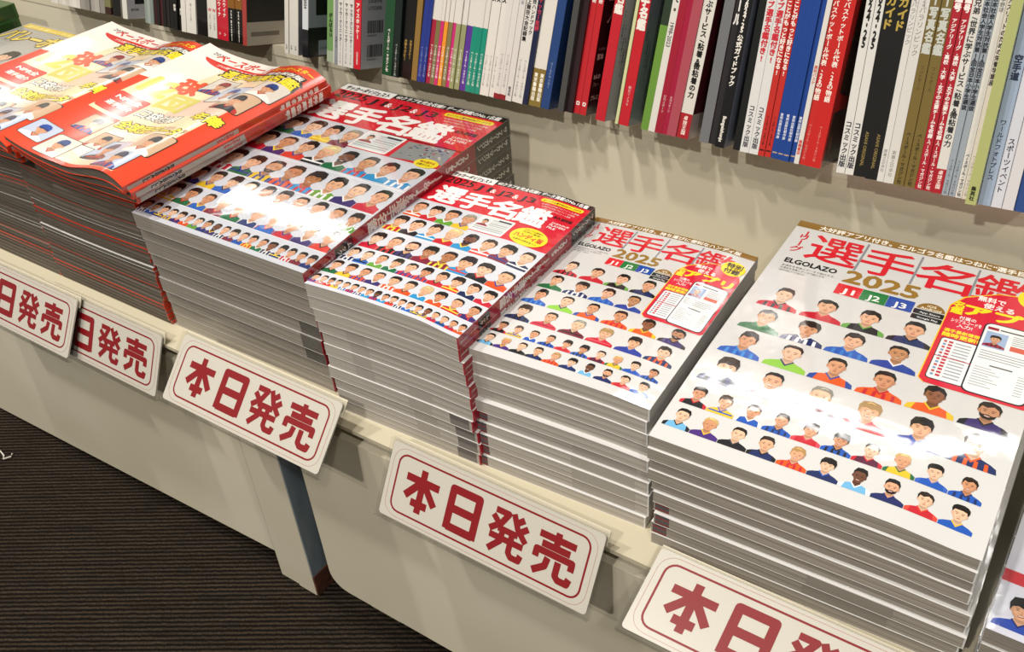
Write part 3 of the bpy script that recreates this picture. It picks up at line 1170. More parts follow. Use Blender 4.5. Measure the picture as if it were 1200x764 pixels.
def white_directory_cover(kind, big):
    r, zt, w, h = TOPS[kind]
    rng = random.Random(21)
    S = lambda u, v, z: (u, v, zt(u, v) + z)
    G = (w / 24, h / 30)
    X = lambda a: a * w
    Y = lambda a: a * h
    p = Pr(S, grid=G)
    p.rect(0, Y(.966), w, Y(.9995), '#8d6a2d', 0, .008)
    p.text('大好評アプリ付き。エルゴラ名鑑はつねに“選手目線”' if big else '大好評アプリ付き、持ち運びに便利なハンディ版', X(.50), Y(.972), 0, '#f7f2e6', 1, .03, 'c', X(.82), 0, Y(.024))
    p.vtext('Jリーグ', X(.055), Y(.955), h * .036, '#cf2330', 1, .02, .92)
    for i, ch in enumerate('選手名鑑'):
        p.text(ch, X(.195 + .205 * i), Y(.825), 0, '#d6212f', 1, (.012, .012, .012, .012)[i], 'c', X(.195), 0, Y(.128))
    for i in range(3):
        a = .298 + .205 * i
        p.poly([(X(a - .004), Y(.81)), (X(a + .004), Y(.81)), (X(a + .004), Y(.955)), (X(a - .004), Y(.955))], '#8b8f96', 2)
    p.text('ELGOLAZO', X(.045), Y(.772), 0, '#17171b', 1, .035, 'l', X(.2), 0, Y(.022))
    for j in range(3):
        p.text('全選手を写真とデータで紹介する', X(.045), Y(.752 - .013 * j), 0, '#6d6d70', 1, .0, 'l', X((.2, .17, .1)[j]), 0, Y(.009))
    p.text('2025', X(.415), Y(.748), 0, '#9a7530', 2, .03, 'c', X(.265), 0, Y(.058))
    for i, (t, c) in enumerate((('J1', '#d8262f'), ('J2', '#1e7a3c'), ('J3', '#1c4ea6'))):
        a = .275 + .093 * i
        p.rect(X(a), Y(.685), X(a + .0915), Y(.735), c, 1, .03)
        p.text(t, X(a + .046), Y(.694), 0, '#f7f6f2', 2, .02, 'c', X(.045), 0, Y(.03))
    # store badges
    p.ell(X(.61), Y(.715), X(.048), Y(.032), '#8d6a2d', 1, 20, 0, math.pi)
    p.text('iOS', X(.61), Y(.728), 0, '#f4ead0', 2, .02, 'c', X(.03), 0, Y(.01))
    p.text('Android', X(.61), Y(.716), 0, '#f4ead0', 2, .02, 'c', X(.07), 0, Y(.009))
    for j in range(2):
        p.rrect(X(.557), Y(.690 - .024 * j), X(.660), Y(.711 - .024 * j), h * .003, '#1a1a1c', 1)
        p.text(('App Store', 'Google Play')[j], X(.613), Y(.696 - .024 * j), 0, '#f2f2f2', 2, .01, 'c', X(.07), 0, Y(.009))
    p.build('cover_lettering', M_print, r)
    # red app panel with the yellow badge
    p = Pr(S, grid=G)
    P = [(X(.665), Y(.445)), (X(.685), Y(.432)), (X(.985), Y(.432)), (X(.998), Y(.445)), (X(.998), Y(.80)), (X(.97), Y(.85)), (X(.90), Y(.875)), (X(.80), Y(.86)), (X(.70), Y(.81)), (X(.665), Y(.76))]
    p.poly([(a - (.004 * w if a < X(.8) else 0), b + (.004 * h if b > Y(.7) else 0)) for a, b in P], '#f3c62c', 4)
    p.poly(P, '#d8243c', 5)
    p.ell(X(.925), Y(.872), X(.066), Y(.048), '#f7dd1f', 6, 26)
    p.text('特別', X(.925), Y(.877), 0, '#1c1a14', 7, .04, 'c', X(.085), 0, Y(.032))
    p.text('付録', X(.925), Y(.841), 0, '#1c1a14', 7, .04, 'c', X(.085), 0, Y(.032))
    p.text('無料で', X(.785), Y(.815), 0, '#fbf4ef', 6, .03, 'c', X(.09), 0, Y(.024))
    p.text('使える', X(.815), Y(.787), 0, '#fbf4ef', 6, .03, 'c', X(.1), 0, Y(.024))
    p.vtext('名鑑', X(.690), Y(.788), h * .030, '#f9e12a', 6, .04, .95)
    p.text('アプリ', X(.845), Y(.742), 0, '#f9e12a', 6, .05, 'c', X(.26), 0, Y(.045))
    for j, t in enumerate(('付属の', 'シリアルコードを', '入力!')):
        p.text(t, X(.735), Y(.712 - .018 * j), 0, '#fbf4ef', 6, .02, 'c', X((.055, .10, .05)[j]), 0, Y(.015))
    p.text('選手最新情報', X(.735), Y(.648), 0, '#f9e12a', 6, .03, 'c', X(.115), 0, Y(.014))
    p.text('随時更新!', X(.735), Y(.628), 0, '#f9e12a', 6, .04, 'c', X(.115), 0, Y(.017))
    # list screen and phone screen
    p.rrect(X(.680), Y(.450), X(.800), Y(.622), h * .01, '#26262a', 6)
    p.rrect(X(.683), Y(.453), X(.800), Y(.619), h * .009, '#eef0f2', 7)
    for j in range(12):
        v = .606 - .0125 * j
        p.rect(X(.692), Y(v - .004), X(.702), Y(v + .004), '#7f9fc0' if j % 2 else '#c05a5a', 8, .05)
        p.rect(X(.708), Y(v - .004), X(.722), Y(v + .004), '#c33742', 8, .05)
        p.rect(X(.730), Y(v - .002), X(.78), Y(v + .002), '#9a9da2', 8, .05)
    p.rect(X(.683), Y(.54), X(.80), Y(.543), '#c02a35', 9, .05)
    p.rrect(X(.792), Y(.440), X(.985), Y(.728), h * .018, '#1d1d22', 9)
    p.rrect(X(.797), Y(.4435), X(.980), Y(.7245), h * .016, '#eff1f2', 10)
    p.rect(X(.805), Y(.700), X(.84), Y(.711), '#a02030', 11, .05)
    p.rect(X(.845), Y(.703), X(.93), Y(.708), '#3a3a3e', 11, .05)
    p.rect(X(.806), Y(.625), X(.875), Y(.692), '#9fb6d8', 11, .05)
    portrait(p, X(.840), Y(.655), X(.072), '#9c1f38', '#5a1526', rng, 12)
    p.poly([(X(.89), Y(.632)), (X(.96), Y(.632)), (X(.96), Y(.652)), (X(.89), Y(.652))], '#d2604a', 11)
    for j in range(5):
        p.rect(X(.89), Y(.690 - .008 * j), X(.965), Y(.693 - .008 * j), '#9ea0a4', 11, .05)
    for j in range(4):
        p.rect(X(.808), Y(.608 - .010 * j), X(.968 - .03 * (j == 3)), Y(.6105 - .010 * j), '#84868a', 11, .05)
    p.rect(X(.85), Y(.553), X(.92), Y(.558), '#55575b', 11, .05)
    for j in range(8):
        p.rect(X(.808), Y(.540 - .010 * j), X(.86 + .015 * (j % 3)), Y(.5425 - .010 * j), '#a3a5a8', 11, .05)
        p.rect(X(.94), Y(.540 - .010 * j), X(.965), Y(.5425 - .010 * j), '#a3a5a8', 11, .05)
    p.build('app_panel', M_print, r)
    # portraits
    BLOND, GREYH = '#c9a86a', '#8d8a80'
    NV, BL, RD, OR, BK, GR, YL, SK = '#1f2d5e', '#2257b4', '#c32532', '#df5a22', '#1c1c20', '#1f6a3c', '#e3bd2c', '#6fb1dc'
    rows = [
        (.605, [.125, .285, .435, .590], .150, [(RD, BK), (RD, '#d8424a'), (BK, '#6aa34a'), (NV, BK)], {0: dict(skin='#e9bd9d'), 1: dict(skin='#e2ad88')}),
        (.495, [.115, .270, .425, .580], .150, [(GR, '#2c8a52'), (NV, '#f0f0f0'), (BL, '#3a78c8'), ('#23429a', '#e8e8f0')], {3: dict(skin='#c08a60', beard=False)}),
        (.385, [.105, .265, .420, .578, .735, .893], .150, [(BL, '#3f86d2'), ('#8cc63f', NV), (OR, '#2a4a9a'), (OR, RD), (OR, YL), ('#3a2a6a', BK)], {4: dict(skin='#8d5a3c'), 5: dict(skin='#c08a66', beard=True)}),
        (.270, [.100, .258, .418, .575, .735, .893], .150, [(NV, BK), ('#d03048', '#a02038'), ('#7c1f35', BK), (RD, '#e05060'), ('#2b3f9a', BL), (NV, OR)], {2: dict(hair=GREYH), 3: dict(hair='#a98a5c'), 0: dict(hair='#3a2f2a')}),
        (.160, [.068 + .0935 * i for i in range(10)], .090, [(BK, RD), (YL, BL), (BL, '#f0f0f0'), (BL, NV), (RD, '#d84a5a'), (BL, BK), ('#5a1f3a', RD), (YL, '#2a6a3a'), (BL, '#3a62c0'), (BL, NV)], {1: dict(hair='#4a3a2c'), 7: dict(hair=BLOND)}),
        (.080, [.060 + .0945 * i for i in range(10)], .090, [(SK, BK), ('#4a2a7a', YL), (BK, '#444448'), (NV, BK), (OR, RD), (NV, BL), (SK, '#f2f2f2'), (NV, '#2a2a6a'), (RD, '#d84a3a'), (BL, YL)], {1: dict(hair=BLOND), 4: dict(hair='#b08a55'), 6: dict(skin='#6d4430'), 7: dict(beard=True)}),
    ]
    for v, us, s, js, sp in rows:
        for i, u in enumerate(us):
            j1, j2 = js[i]
            p = Pr(S, 1.5e-4, 3e-5, G)
            s2 = s * (1.0 if s > .1 else 1.10)
            portrait(p, X(u), Y(v), X(s2), j1, j2, rng, 1, half=(us[1] - us[0]) * .49 / s2, **sp.get(i, {}))
            p.build('portrait', M_print, r)


white_directory_cover('small white football directories', False)
white_directory_cover('large white football directories', True)


def edge_cover():
    r, zt, w, h = TOPS['lavender white football magazines at the right edge']
    rng = random.Random(5)
    p = Pr(lambda u, v, z: (u, v, zt(u, v) + z))
    X = lambda a: a * w
    Y = lambda a: a * h
    p.rect(0, 0, w, h, '#d9dbe8', 0, .02)
    p.rect(0, Y(.16), w, Y(.20), '#c8303a', 1, .02)
    p.rect(0, Y(.80), w, Y(.88), '#c8202e', 1, .02)
    p.text('J MAGAZINE', X(.06), Y(.62), 0, '#141418', 1, .05, 'l', X(.8), 0, Y(.12))
    p.text('0円', X(.05), Y(.44), 0, '#141418', 1, .03, 'l', X(.25), 0, Y(.05))
    p.ell(X(.2), Y(.385), X(.09), Y(.018), '#3a6ac0', 1, 18)
    p.ell(X(.2), Y(.385), X(.075), Y(.013), '#e6e8f0', 2, 18)
    p.text('出場の', X(.05), Y(.315), 0, '#26262c', 1, .03, 'l', X(.2), 0, Y(.03))
    p.text('次世代', X(.05), Y(.275), 0, '#26262c', 1, .03, 'l', X(.22), 0, Y(.03))
    for i in range(4):
        portrait(p, X(.085 + .155 * i), Y(.075), X(.155), ('#2748a8', '#e2c52c', '#c32532', '#1f6a3c')[i], ('#1d2f6e', '#2a4a9a', '#222222', '#f0f0f0')[i], rng, 2)
    p.build('cover_print', M_print, r)


edge_cover()


def grey_cover():
    r, zt, w, h = TOPS['grey sports magazines with yellow lettering']
    rng = random.Random(15)
    p = Pr(lambda u, v, z: (u, v, zt(u, v) + z))
    X = lambda a: a * w
    Y = lambda a: a * h
    p.rect(X(.02), Y(.94), X(.98), Y(.985), '#d9b82c', 1, .02)
    p.text('選手名鑑2025年度完全保存版', X(.5), Y(.948), 0, '#efe08a', 2, .03, 'c', X(.9), 0, Y(.03))
    for dl, cc, bo in ((2, '#5a4a18', .09), (3, '#ecd36a', .04)):
        p.text('バレーボール', X(.48), Y(.79), 0, cc, dl, bo, 'c', X(.9), 0, Y(.12))
    for i in range(3):
        portrait(p, X(.2 + .3 * i), Y(.60), X(.3), ('#3a62b0', '#c9c9d0', '#b02a35')[i], '#e8e8ec', rng, 2)
        portrait(p, X(.2 + .3 * i), Y(.30), X(.3), ('#c9c9d0', '#3a62b0', '#2a2a30')[i], '#e8e8ec', rng, 2)
    p.build('cover_print', M_print, r)


grey_cover()

# ------------------------------------------------------------------ release-day cards
HON = [[(.03, .75), (.97, .75)], [(.5, 1.02), (.5, 0)], [(.48, .74), (.08, .30)], [(.52, .74), (.92, .30)], [(.27, .21), (.73, .21)]]
NICHI = [[(.14, 0), (.14, .94), (.86, .94), (.86, 0)], [(.14, .50), (.86, .50)], [(.14, .07), (.86, .07)]]
HATSU = [[(.10, .93), (.44, .93), (.30, .68), (.03, .47)], [(.06, .80), (.24, .66)], [(.56, .99), (.72, .70), (.98, .47)], [(.84, .95), (.68, .82)], [(.97, .80), (.80, .66)],
         [(.24, .56), (.76, .56)], [(.06, .36), (.94, .36)], [(.37, .56), (.36, .30), (.10, .03)], [(.62, .56), (.62, .13), (.70, .05), (.90, .05), (.93, .18)]]
URI = [[(.05, .87), (.95, .87)], [(.5, 1.02), (.5, .66)], [(.15, .68), (.85, .68)], [(.06, .34), (.06, .52), (.94, .52), (.94, .34)],
       [(.36, .42), (.33, .22), (.06, .03)], [(.62, .42), (.62, .12), (.70, .05), (.92, .05), (.95, .18)]]


def rr(x0, z0, x1, z1, r, seg=6):
    P = []
    for cx, cz, a in ((x1 - r, z1 - r, 0), (x0 + r, z1 - r, 90), (x0 + r, z0 + r, 180), (x1 - r, z0 + r, 270)):
        for i in range(seg):
            t = math.radians(a + 90 * i / (seg - 1))
            P.append((cx + r * math.cos(t), cz + r * math.sin(t)))
    return P


def ring(p, x0, z0, x1, z1, r, w, col, layer):
    A = rr(x0, z0, x1, z1, r)
    Bq = rr(x0 + w, z0 + w, x1 - w, z1 - w, r - w)
    n = len(A)
    p.add(A + Bq, [(i, (i + 1) % n, n + (i + 1) % n, n + i) for i in range(n)], col, layer)


def card(label, tl, phi, W=.200, Hh=.0665, yaw=0.0, roll=0.0):
    """tl = top left corner; phi = how far the card leans back"""
    root = thing('release_day_card', label, 'sign', tl, (-phi, roll, yaw), 'red and white release-day cards')
    k = MB()
    k.prism(rr(0.002, -Hh + .002, W - .002, -.002, .003), -.0008, .0008)
    brd = k.build('card_board', M_board, root)
    p = Pr(lambda u, v, z: (u, -.0008 - z, v), 6e-5, 4e-5)
    c = '#8f0c16'
    ring(p, .0105, -Hh + .0085, W - .0105, -.0085, .009, .0016, c, 1)
    ring(p, .0055, -Hh + .0045, W - .0055, -.0045, .012, .00025, '#b56a5a', 1)
    cw, ch = .0345, .0355
    for i, (st, sw) in enumerate(((HON, .0062), (NICHI, .0066), (HATSU, .0050), (URI, .0054))):
        p.strokes(st, .0205 + i * .0417, -.0515, cw, ch, sw, c, 1)
    p.build('card_lettering', M_cardink, brd)
    # clear sleeve around the card and the lip that hooks it to the bench
    k = MB()
    k.box(-.001, -.0022, -Hh - .0015, W + .001, -.0019, .0005)
    k.box(-.001, .0019, -Hh - .0015, W + .001, .0022, .0005)
    k.box(-.001, -.0022, -Hh - .0015, W + .001, .0022, -Hh - .0008)
    k.build('clear_sleeve', M_clear, root)
    k = MB()
    k.box(.001, .0024, -.010, W - .001, .0034, .0015)
    k.build('hook_lip', M_lip, root)
    return root


card('release-day card under the small white directories, hanging in front of the bench panel', (-.4284, .400, -.5290), math.radians(31.5))
card('release-day card under the large film-wrapped red directories, with scuffed first letter', (-.6765, .400, -.5130), math.radians(44), roll=0)
card('release-day card under the right baseball stack, its left end hidden by another card', (-.921, .4035, -.5365), math.radians(27))
card('release-day card under the left baseball stack, cut by the left edge', (-1.0445, .398, -.5325), math.radians(32))
card('nearest release-day card, lying almost flat under the large white directories', (-.1945, .411, -.5305), math.radians(72))

# ------------------------------------------------------------------ books on the shelf
# (spine mm, gap mm, main colour, foot colour, foot height mm, lettering, face colour, push forward mm, lean deg, plain words)
W_, K_, T_ = '#e6e2d8', '#14120f', '#5a5a5c'
BK = []


def bk(w, col, words, gap=0.0, foot=None, fh=0, tx=(), face=None, push=0, lean=0.0, fp=None):
    BK.append(dict(w=w, col=col, words=words, gap=gap, foot=foot, fh=fh, tx=tx, face=face, push=push, lean=lean, fp=fp))


V = lambda t, top, size, col, bold=0.0: ('v', t, top, size, col, bold)
Rt = lambda t, top, size, col, bold=0.0: ('r', t, top, size, col, bold)
BM = 'ベースボール・マガジン社'
for c in ('#dad6cf', '#e0dcd4', '#d5d0c8', '#dedad2', '#cfcac2', '#dcd8d0', '#e2ded6', '#d8d3cb'):
    bk(8.4, c, 'slim pale')
for c in ('#9b978f', '#8b8881', '#a5a19a', '#b3aea5', '#8f8b84'):
    bk(10.1, c, 'grey')
bk(12.5, '#7d7a52', 'olive and dark', foot='#3a1d18', fh=9, gap=3)
bk(18.3, K_, 'thick black')
bk(8.0, '#6c675e', 'dull grey')
bk(9.4, '#e2dfd6', 'white', gap=31, face='#c9c8cc', fp='block', tx=(Rt('CONTENTS', 52, 4, K_, .02),), push=4)
for c in ('#8f9a92', '#a4ada6', '#87928b'):
    bk(6.0, c, 'slim grey-green')
for c in ('#3a1518', '#1f1514', '#451a1e', '#1a1413', '#26201e', '#181514'):
    bk(5.9, c, 'slim dark', tx=(V('野球名鑑', 46, 3, '#a09588'),))
bk(5.4, '#b9b4ab', 'slim pale grey', foot='#55514a', fh=22)
bk(7.7, K_, 'black', tx=(V('野球', 30, 4, W_, .03),), push=3)
bk(9.2, K_, 'black', tx=(V('野球', 26, 4, W_, .03),), push=3)
bk(8.4, '#e8e4da', 'white', push=6)
bk(17.5, '#ebe7dd', 'thick white', tx=(V('スポーツの記録', 30, 2.2, '#6a6660'), V('つ', 35, 4, K_, .03)), push=6)
bk(19.0, '#12100e', 'thick black', push=4)
bk(8.8, '#e3dfd5', 'white with red mark', tx=(V('W', 34, 5, '#c2313a', .04), V('スポーツ科学', 27, 3, '#6a6660')), push=4)
bk(8.0, '#e6e2d8', 'white with red mark', tx=(V('W', 34, 5, '#c2313a', .04), V('スポーツ科学', 27, 3, '#6a6660')), push=4)
bk(8.9, '#c81d30', 'red', tx=(V('サウスウイナ', 60, 5.6, W_, .04), V('シ', 9, 4, W_, .03)), push=4)
bk(12.3, '#cb2033', 'red', tx=(V('サウスウイナ', 60, 5.6, W_, .04), V('シ', 9, 4, W_, .03)), push=4)
for _ in range(2):
    bk(11.5, '#8a5a1e', 'gold over black', foot=K_, fh=38, tx=(V('The Baseball', 36, 4, W_, .03), V('野', 56, 8, W_, .04)), push=5)
bk(5.0, '#8a5a1e', 'slim gold over black', foot=K_, fh=38, tx=(V('Baseball', 36, 3, W_, .03),), push=5)
bk(7.1, '#a8403a', 'dull red clear-filed', gap=54, face='#1d1b1a', fp='pale_foot', push=10)
for i in range(3):
    bk((6.1, 6.7, 8.2)[i], '#d9d6cd', 'white', gap=(0, 0, 7)[i], tx=(V('年鑑', 10, 2.5, T_),), face='#7f8088', push=2)
bk(9.0, '#d5d9df', 'white over black', foot='#15161b', fh=30, gap=24.5, face='#9aa3ae', fp='band', tx=(Rt('2024', 62, 5, K_, .03),), push=2)
bk(11.0, '#6f9a58', 'green', foot='#a9b79a', fh=12, tx=(V('がんばるU', 52, 5, K_, .05),))
bk(7.0, '#c9ccbe', 'pale green', tx=(V('選手', 40, 3, T_),))
bk(5.0, '#8e9199', 'slim grey', tx=(V('スポーツ', 30, 3, K_, .02),), push=6)
for i in range(3):
    bk((7.3, 8.4, 7.2)[i], '#dcdad4', 'white with black lettering', tx=(V('サッカークリニック', 66, 4.4, K_, .03), V(BM, 30, 2.2, K_)), push=6)
bk(9.4, '#cf2130', 'red', gap=28.6, face='#b4b9c1', fp='barcode', tx=(V('アイスホッケー', 68, 5.2, W_, .04), V('日本文芸社', 18, 2.6, W_, .02)), push=7)
L1 = 2.0
bk(12.7, '#1c4a2c', 'dark green', tx=(V(BM, 48, 3.6, W_, .03),), push=3, lean=L1)
bk(9.2, '#0f1f1c', 'green-black', tx=(V(BM, 34, 2.8, '#b9c2b9', .02),), push=3, lean=L1)
bk(8.0, '#100e0c', 'black with gold lettering', tx=(V('大学ラグビー', 40, 3.6, '#b08f48', .03),), lean=3)
bk(6.8, '#100e0c', 'black with gold lettering', tx=(V('大学ラグビー', 40, 3.2, '#b08f48', .03),), lean=3)
bk(7.4, '#8d7038', 'dull gold', lean=3)
L2 = 4.5
for i in range(2):
    bk((6.2, 4.6)[i], '#22378a', 'slim blue', tx=(V(BM, 36, 2.5, '#a9b4d8'),), lean=L2)
for c, n, wd in (('#a51f3c', 'crimson', 6.6), ('#7d7248', 'olive', 5.5), ('#cf2f73', 'pink', 4.1), ('#ee9a2e', 'orange', 4.7), ('#867a4e', 'olive', 5.5), ('#cc2c74', 'pink', 5.4), ('#9a9f6e', 'sage', 5.4), ('#999d70', 'sage', 6.3), ('#5a3596', 'purple', 7.4),
                 ('#169077', 'teal', 6.4), ('#158d75', 'teal', 6.3), ('#179279', 'teal', 5.7)):
    bk(wd, '#e0ddd6', 'white with %s foot' % n, foot=c, fh=64, tx=(V(BM, 40, 2.7, '#f0ede6', .02),), lean=L2)
for i in range(3):
    bk((5.6, 5.8, 6.4)[i], '#e4e1d9', 'white with dark edge', tx=(V('ールズ', 108, 6, K_, .06), V(BM, 40, 2.5, T_)), lean=L2)
for i in range(2):
    bk(7.0, '#dfdcd6', 'white with short red foot', foot='#8f1d26', fh=5, tx=(V('24', 112, 6.4, K_, .05), V(BM, 44, 2.6, T_)), lean=L2)
bk(6.9, '#dedbd6', 'white', tx=(V('スポーツ新聞', 112, 3.4, '#8a8a9a'), V('旺文社', 14, 3, K_, .04)), lean=L2)
bk(6.9, '#e2dfd8', 'white with small lettering', tx=(V('日本陸上競技大会記録集', 112, 4.8, K_, .03), V(BM, 42, 3, T_)), lean=L2)
bk(6.8, '#e4e1da', 'white with small lettering', tx=(V('陸上競技ハンドブック', 112, 4.6, K_, .03), V(BM, 42, 3, T_)), lean=L2)
bk(5.8, '#1a2444', 'navy with red lettering', tx=(V('サッカー批評', 100, 5, '#b8364a', .04),), lean=L2)
for i in range(2):
    bk((7.7, 6.7)[i], '#e6e2d8', 'white with olive foot', foot='#8a7434', fh=36, tx=(V('東京書籍出版', 32, 4.4, '#f0ead8', .03),), lean=L2)
bk(9.5, '#25457e', 'blue', tx=(V('ワールドサッカー', 44, 3, '#a7b9d6'),), lean=L2, gap=9)
L3 = 3.0
bk(6.5, '#4a4a48', 'dark grey', lean=L3, push=-2)
bk(7.5, '#2c171d', 'dark wine', lean=L3, push=-6)
bk(6.6, '#c5242c', 'red with white mark', tx=(V('サッカー戦術', 128, 4.4, W_, .03), V('□', 12, 4, W_, .08)), lean=L3, gap=.6, push=-8, face='#1c1517')
bk(6.8, '#c5242c', 'red with white mark', tx=(V('サッカー戦術', 128, 4.4, W_, .03), V('□', 12, 4, W_, .08)), lean=L3, gap=14.5, push=-8, face='#201418', fp='wine')
bk(10.2, '#c8202e', 'red with white title', tx=(V('選手名鑑', 132, 9, W_, .05),), gap=10.3, face='#b9bacb', fp='lines', lean=L3)
bk(3.2, '#d7dba6', 'slim pale yellow', lean=L3)
bk(10.4, '#c9202c', 'red with large white title', tx=(V('J3選手名鑑', 140, 10.0, W_, .06), V('朝日ソノラマ', 36, 3, '#e9c9c4')), gap=12.8, face='#8d97a3', fp='lines', lean=L3)
L4 = 1.2
bk(7.6, '#2c3c2a', 'black and green', foot='#6d9a3c', fh=92, lean=L3)
bk(6.7, '#e6e3da', 'white with italic lettering', tx=(V('のすべて。', 140, 7, K_, .05), Rt('1998-2023', 96, 5, T_, .02)), lean=L3)
bk(7.1, '#a51a34', 'crimson', tx=(V('高校野球', 140, 5, '#e8c9c4', .03), V('日刊スポーツ', 34, 2.6, '#e8c9c4')), lean=L3)
bk(5.3, '#a8183c', 'slim crimson', tx=(V('大学野球', 138, 4, '#e8c9c4', .03), V('日刊スポーツ', 34, 2.4, '#e8c9c4')), lean=L3)
bk(8.9, '#b2505c', 'pink-red flecked', lean=L3)
bk(11.5, '#e4e0d6', 'white red-footed', foot='#b01f2a', fh=22, tx=(V('世界に学ぶサービス/粘着&微粘着の力', 142, 6.0, K_, .04), V('卓球王国', 20, 4.2, '#f0d8cf', .03)), gap=10.4, face='#5c1420', fp='palefoot2', lean=L3)
bk(9.2, '#77797b', 'grey', tx=(V('2024', 140, 5, K_, .04),), lean=L4, gap=.5, face='#9a6a6c')
bk(7.6, '#2a2729', 'charcoal with white title', tx=(V('ホール', 132, 10.5, '#e9e6e2', .05),), lean=L4)
bk(8.6, '#100f0f', 'black guidebook', tx=(V('Bリーグ 2024-25 公式ガイドブック', 146, 5.2, W_, .05), Rt('Bungeishunju', 27, 4.2, W_, .04)), lean=L4, push=6, gap=7, face='#8b95aa')
bk(6.8, '#131614', 'black-green', tx=(Rt('2025 BOOK', 150, 5, W_, .04),), push=3)
for i in range(2):
    bk(8.2, '#e7e7e4', 'white with red title', tx=(V('全55クラブ選手名鑑付き!', 150, 5.9, '#c52a38', .05), V('コスミック出版', 40, 5, '#3a3a44', .03)), push=4)
for i in range(2):
    bk(5.5, '#c92f28', 'red with white title', tx=(V('ツインズのことがもっと好きになる!', 150, 4.8, '#f4ece4', .04), V(BM, 34, 2.0, '#2a1412', .03), V('一', 7, 4, K_, .1)), push=4)
for i in range(4):
    bk((5.5, 5.4, 5.4, 4.6)[i], '#1b4596', 'royal blue', tx=(V('わかる!', 150, 5, '#f2f2f2', .04), V('東邦出版社制作部', 38, 2.6, '#dfe4f0', .02), V('一', 7, 4, '#b9a38a', .1)), push=4)
bk(4.2, '#e8e4dc', 'slim white', tx=(V('高校バスケ', 80, 3, '#c9685e', .03), V('高橋書店', 20, 3, '#c9483e', .03)), push=4)
bk(5.7, '#cc2a26', 'slim red', tx=(V('日本バスケットボール代表、26の物語', 140, 4.9, '#f3e8dc', .03), V(BM, 34, 2.4, '#e9a59a')), push=4)
bk(12.3, '#cf2420', 'thick red', tx=(V('日本バスケットボール代表、26の物語', 140, 4.9, '#f3e8dc', .03), V(BM, 34, 2.4, '#e9a59a')), gap=13.2, face='#c4201c', fp='photo', push=4)
LR = -2.6
for i in range(2):
    bk(6.9, '#e7e6e0', 'white season-numbered', tx=(V('2024-25', 146, 9.0, K_, .05), V('コスミック出版', 42, 5.2, '#2a2a34', .03)), push=4, lean=LR)
for i in range(2):
    bk(9.4, '#161514', 'black gold-lettered', tx=(V('公式ガイド', 156, 8.4, '#b39a45', .05), Rt('ASAHI ORIGINAL', 36, 3.6, '#8d7a45', .02)), push=4, lean=LR)
bk(5.2, '#e6e4de', 'slim white', tx=(V('パリ2024パラリンピック', 158, 4.4, '#8d8c88'), V('実業之日本社', 26, 3, '#8d8c88')), push=4, lean=LR)
bk(7.9, '#e3e1da', 'white', tx=(V('パリ2024パラリンピック', 158, 5, '#8d8c88'), V('実業之日本社', 26, 3.4, '#8d8c88')), push=4, lean=LR)
for i in range(2):
    bk((7.8, 8.3)[i], '#7d6a35', 'olive-gold titled', tx=(V('カラー写真名鑑', 160, 8.4, '#c3c6bd', .05), V('フットボール', 92, 3.0, '#4a3f20'), V(BM, 42, 3.4, '#2f2814', .03)), push=4, lean=LR)
for i in range(2):
    bk((6.7, 6.0)[i], '#b5202f', 'red white-lettered', tx=(V('選手名鑑号', 164, 6.2, '#f3e9e4', .05), V('アジアリーグ、高校、大学、女子の主要チームを収録!', 128, 3.6, '#f3e9e4', .04), V(BM, 38, 3.4, '#f3e9e4', .03)), lean=LR, push=4)
bk(7.5, '#e7e4dc', 'white red-footed', foot='#b3222c', fh=19, tx=(V('ルブラン兄弟/世界に学ぶサービス/粘着&微粘着の力', 164, 5.2, '#2a2a2c', .03), V('卓球王国', 18, 3.6, '#f0d8cf', .03)), lean=LR, push=4)
for i in range(2):
    bk(4.9, '#a4aeb8', 'slim grey-blue', tx=(V('第12回全日本社会人学生対抗第16回全日本小学生選抜', 164, 3.9, '#23262c', .04), V(BM, 28, 2.4, '#23262c')), lean=LR, push=4)
bk(4.9, '#e6e3dc', 'slim white', tx=(V('全日本大学野球', 160, 3.4, T_), V(BM, 34, 3.2, '#2a2a2c', .03)), lean=LR, push=4)
bk(4.8, '#e9e0d2', 'slim cream', tx=(V('ジュニアアスリートのための栄養学講座', 164, 4.3, '#2f2c28', .03), V(BM, 34, 2.6, '#8a857c')), lean=LR, push=4)
bk(7.8, '#b9c07a', 'pale green', tx=(V('集英社', 14, 3.6, '#2a2c1a', .04),), lean=LR, push=16)
bk(8.9, '#a9bbd2', 'pale blue', tx=(V('空手道', 110, 6, '#26304a', .04), V('ワールドフォトプレス', 64, 4.4, '#26304a', .02)), lean=LR, push=9)
bk(7.7, '#dfe2ea', 'white', tx=(V('スポーツイベント', 52, 5, '#2a2c3a', .02),), lean=LR, push=8)
bk(8.2, '#e4e2e4', 'white', tx=(V('競技', 90, 4, '#2a4a9a', .03),), lean=LR, push=7)
bk(9, '#30508f', 'blue', lean=LR, push=6)


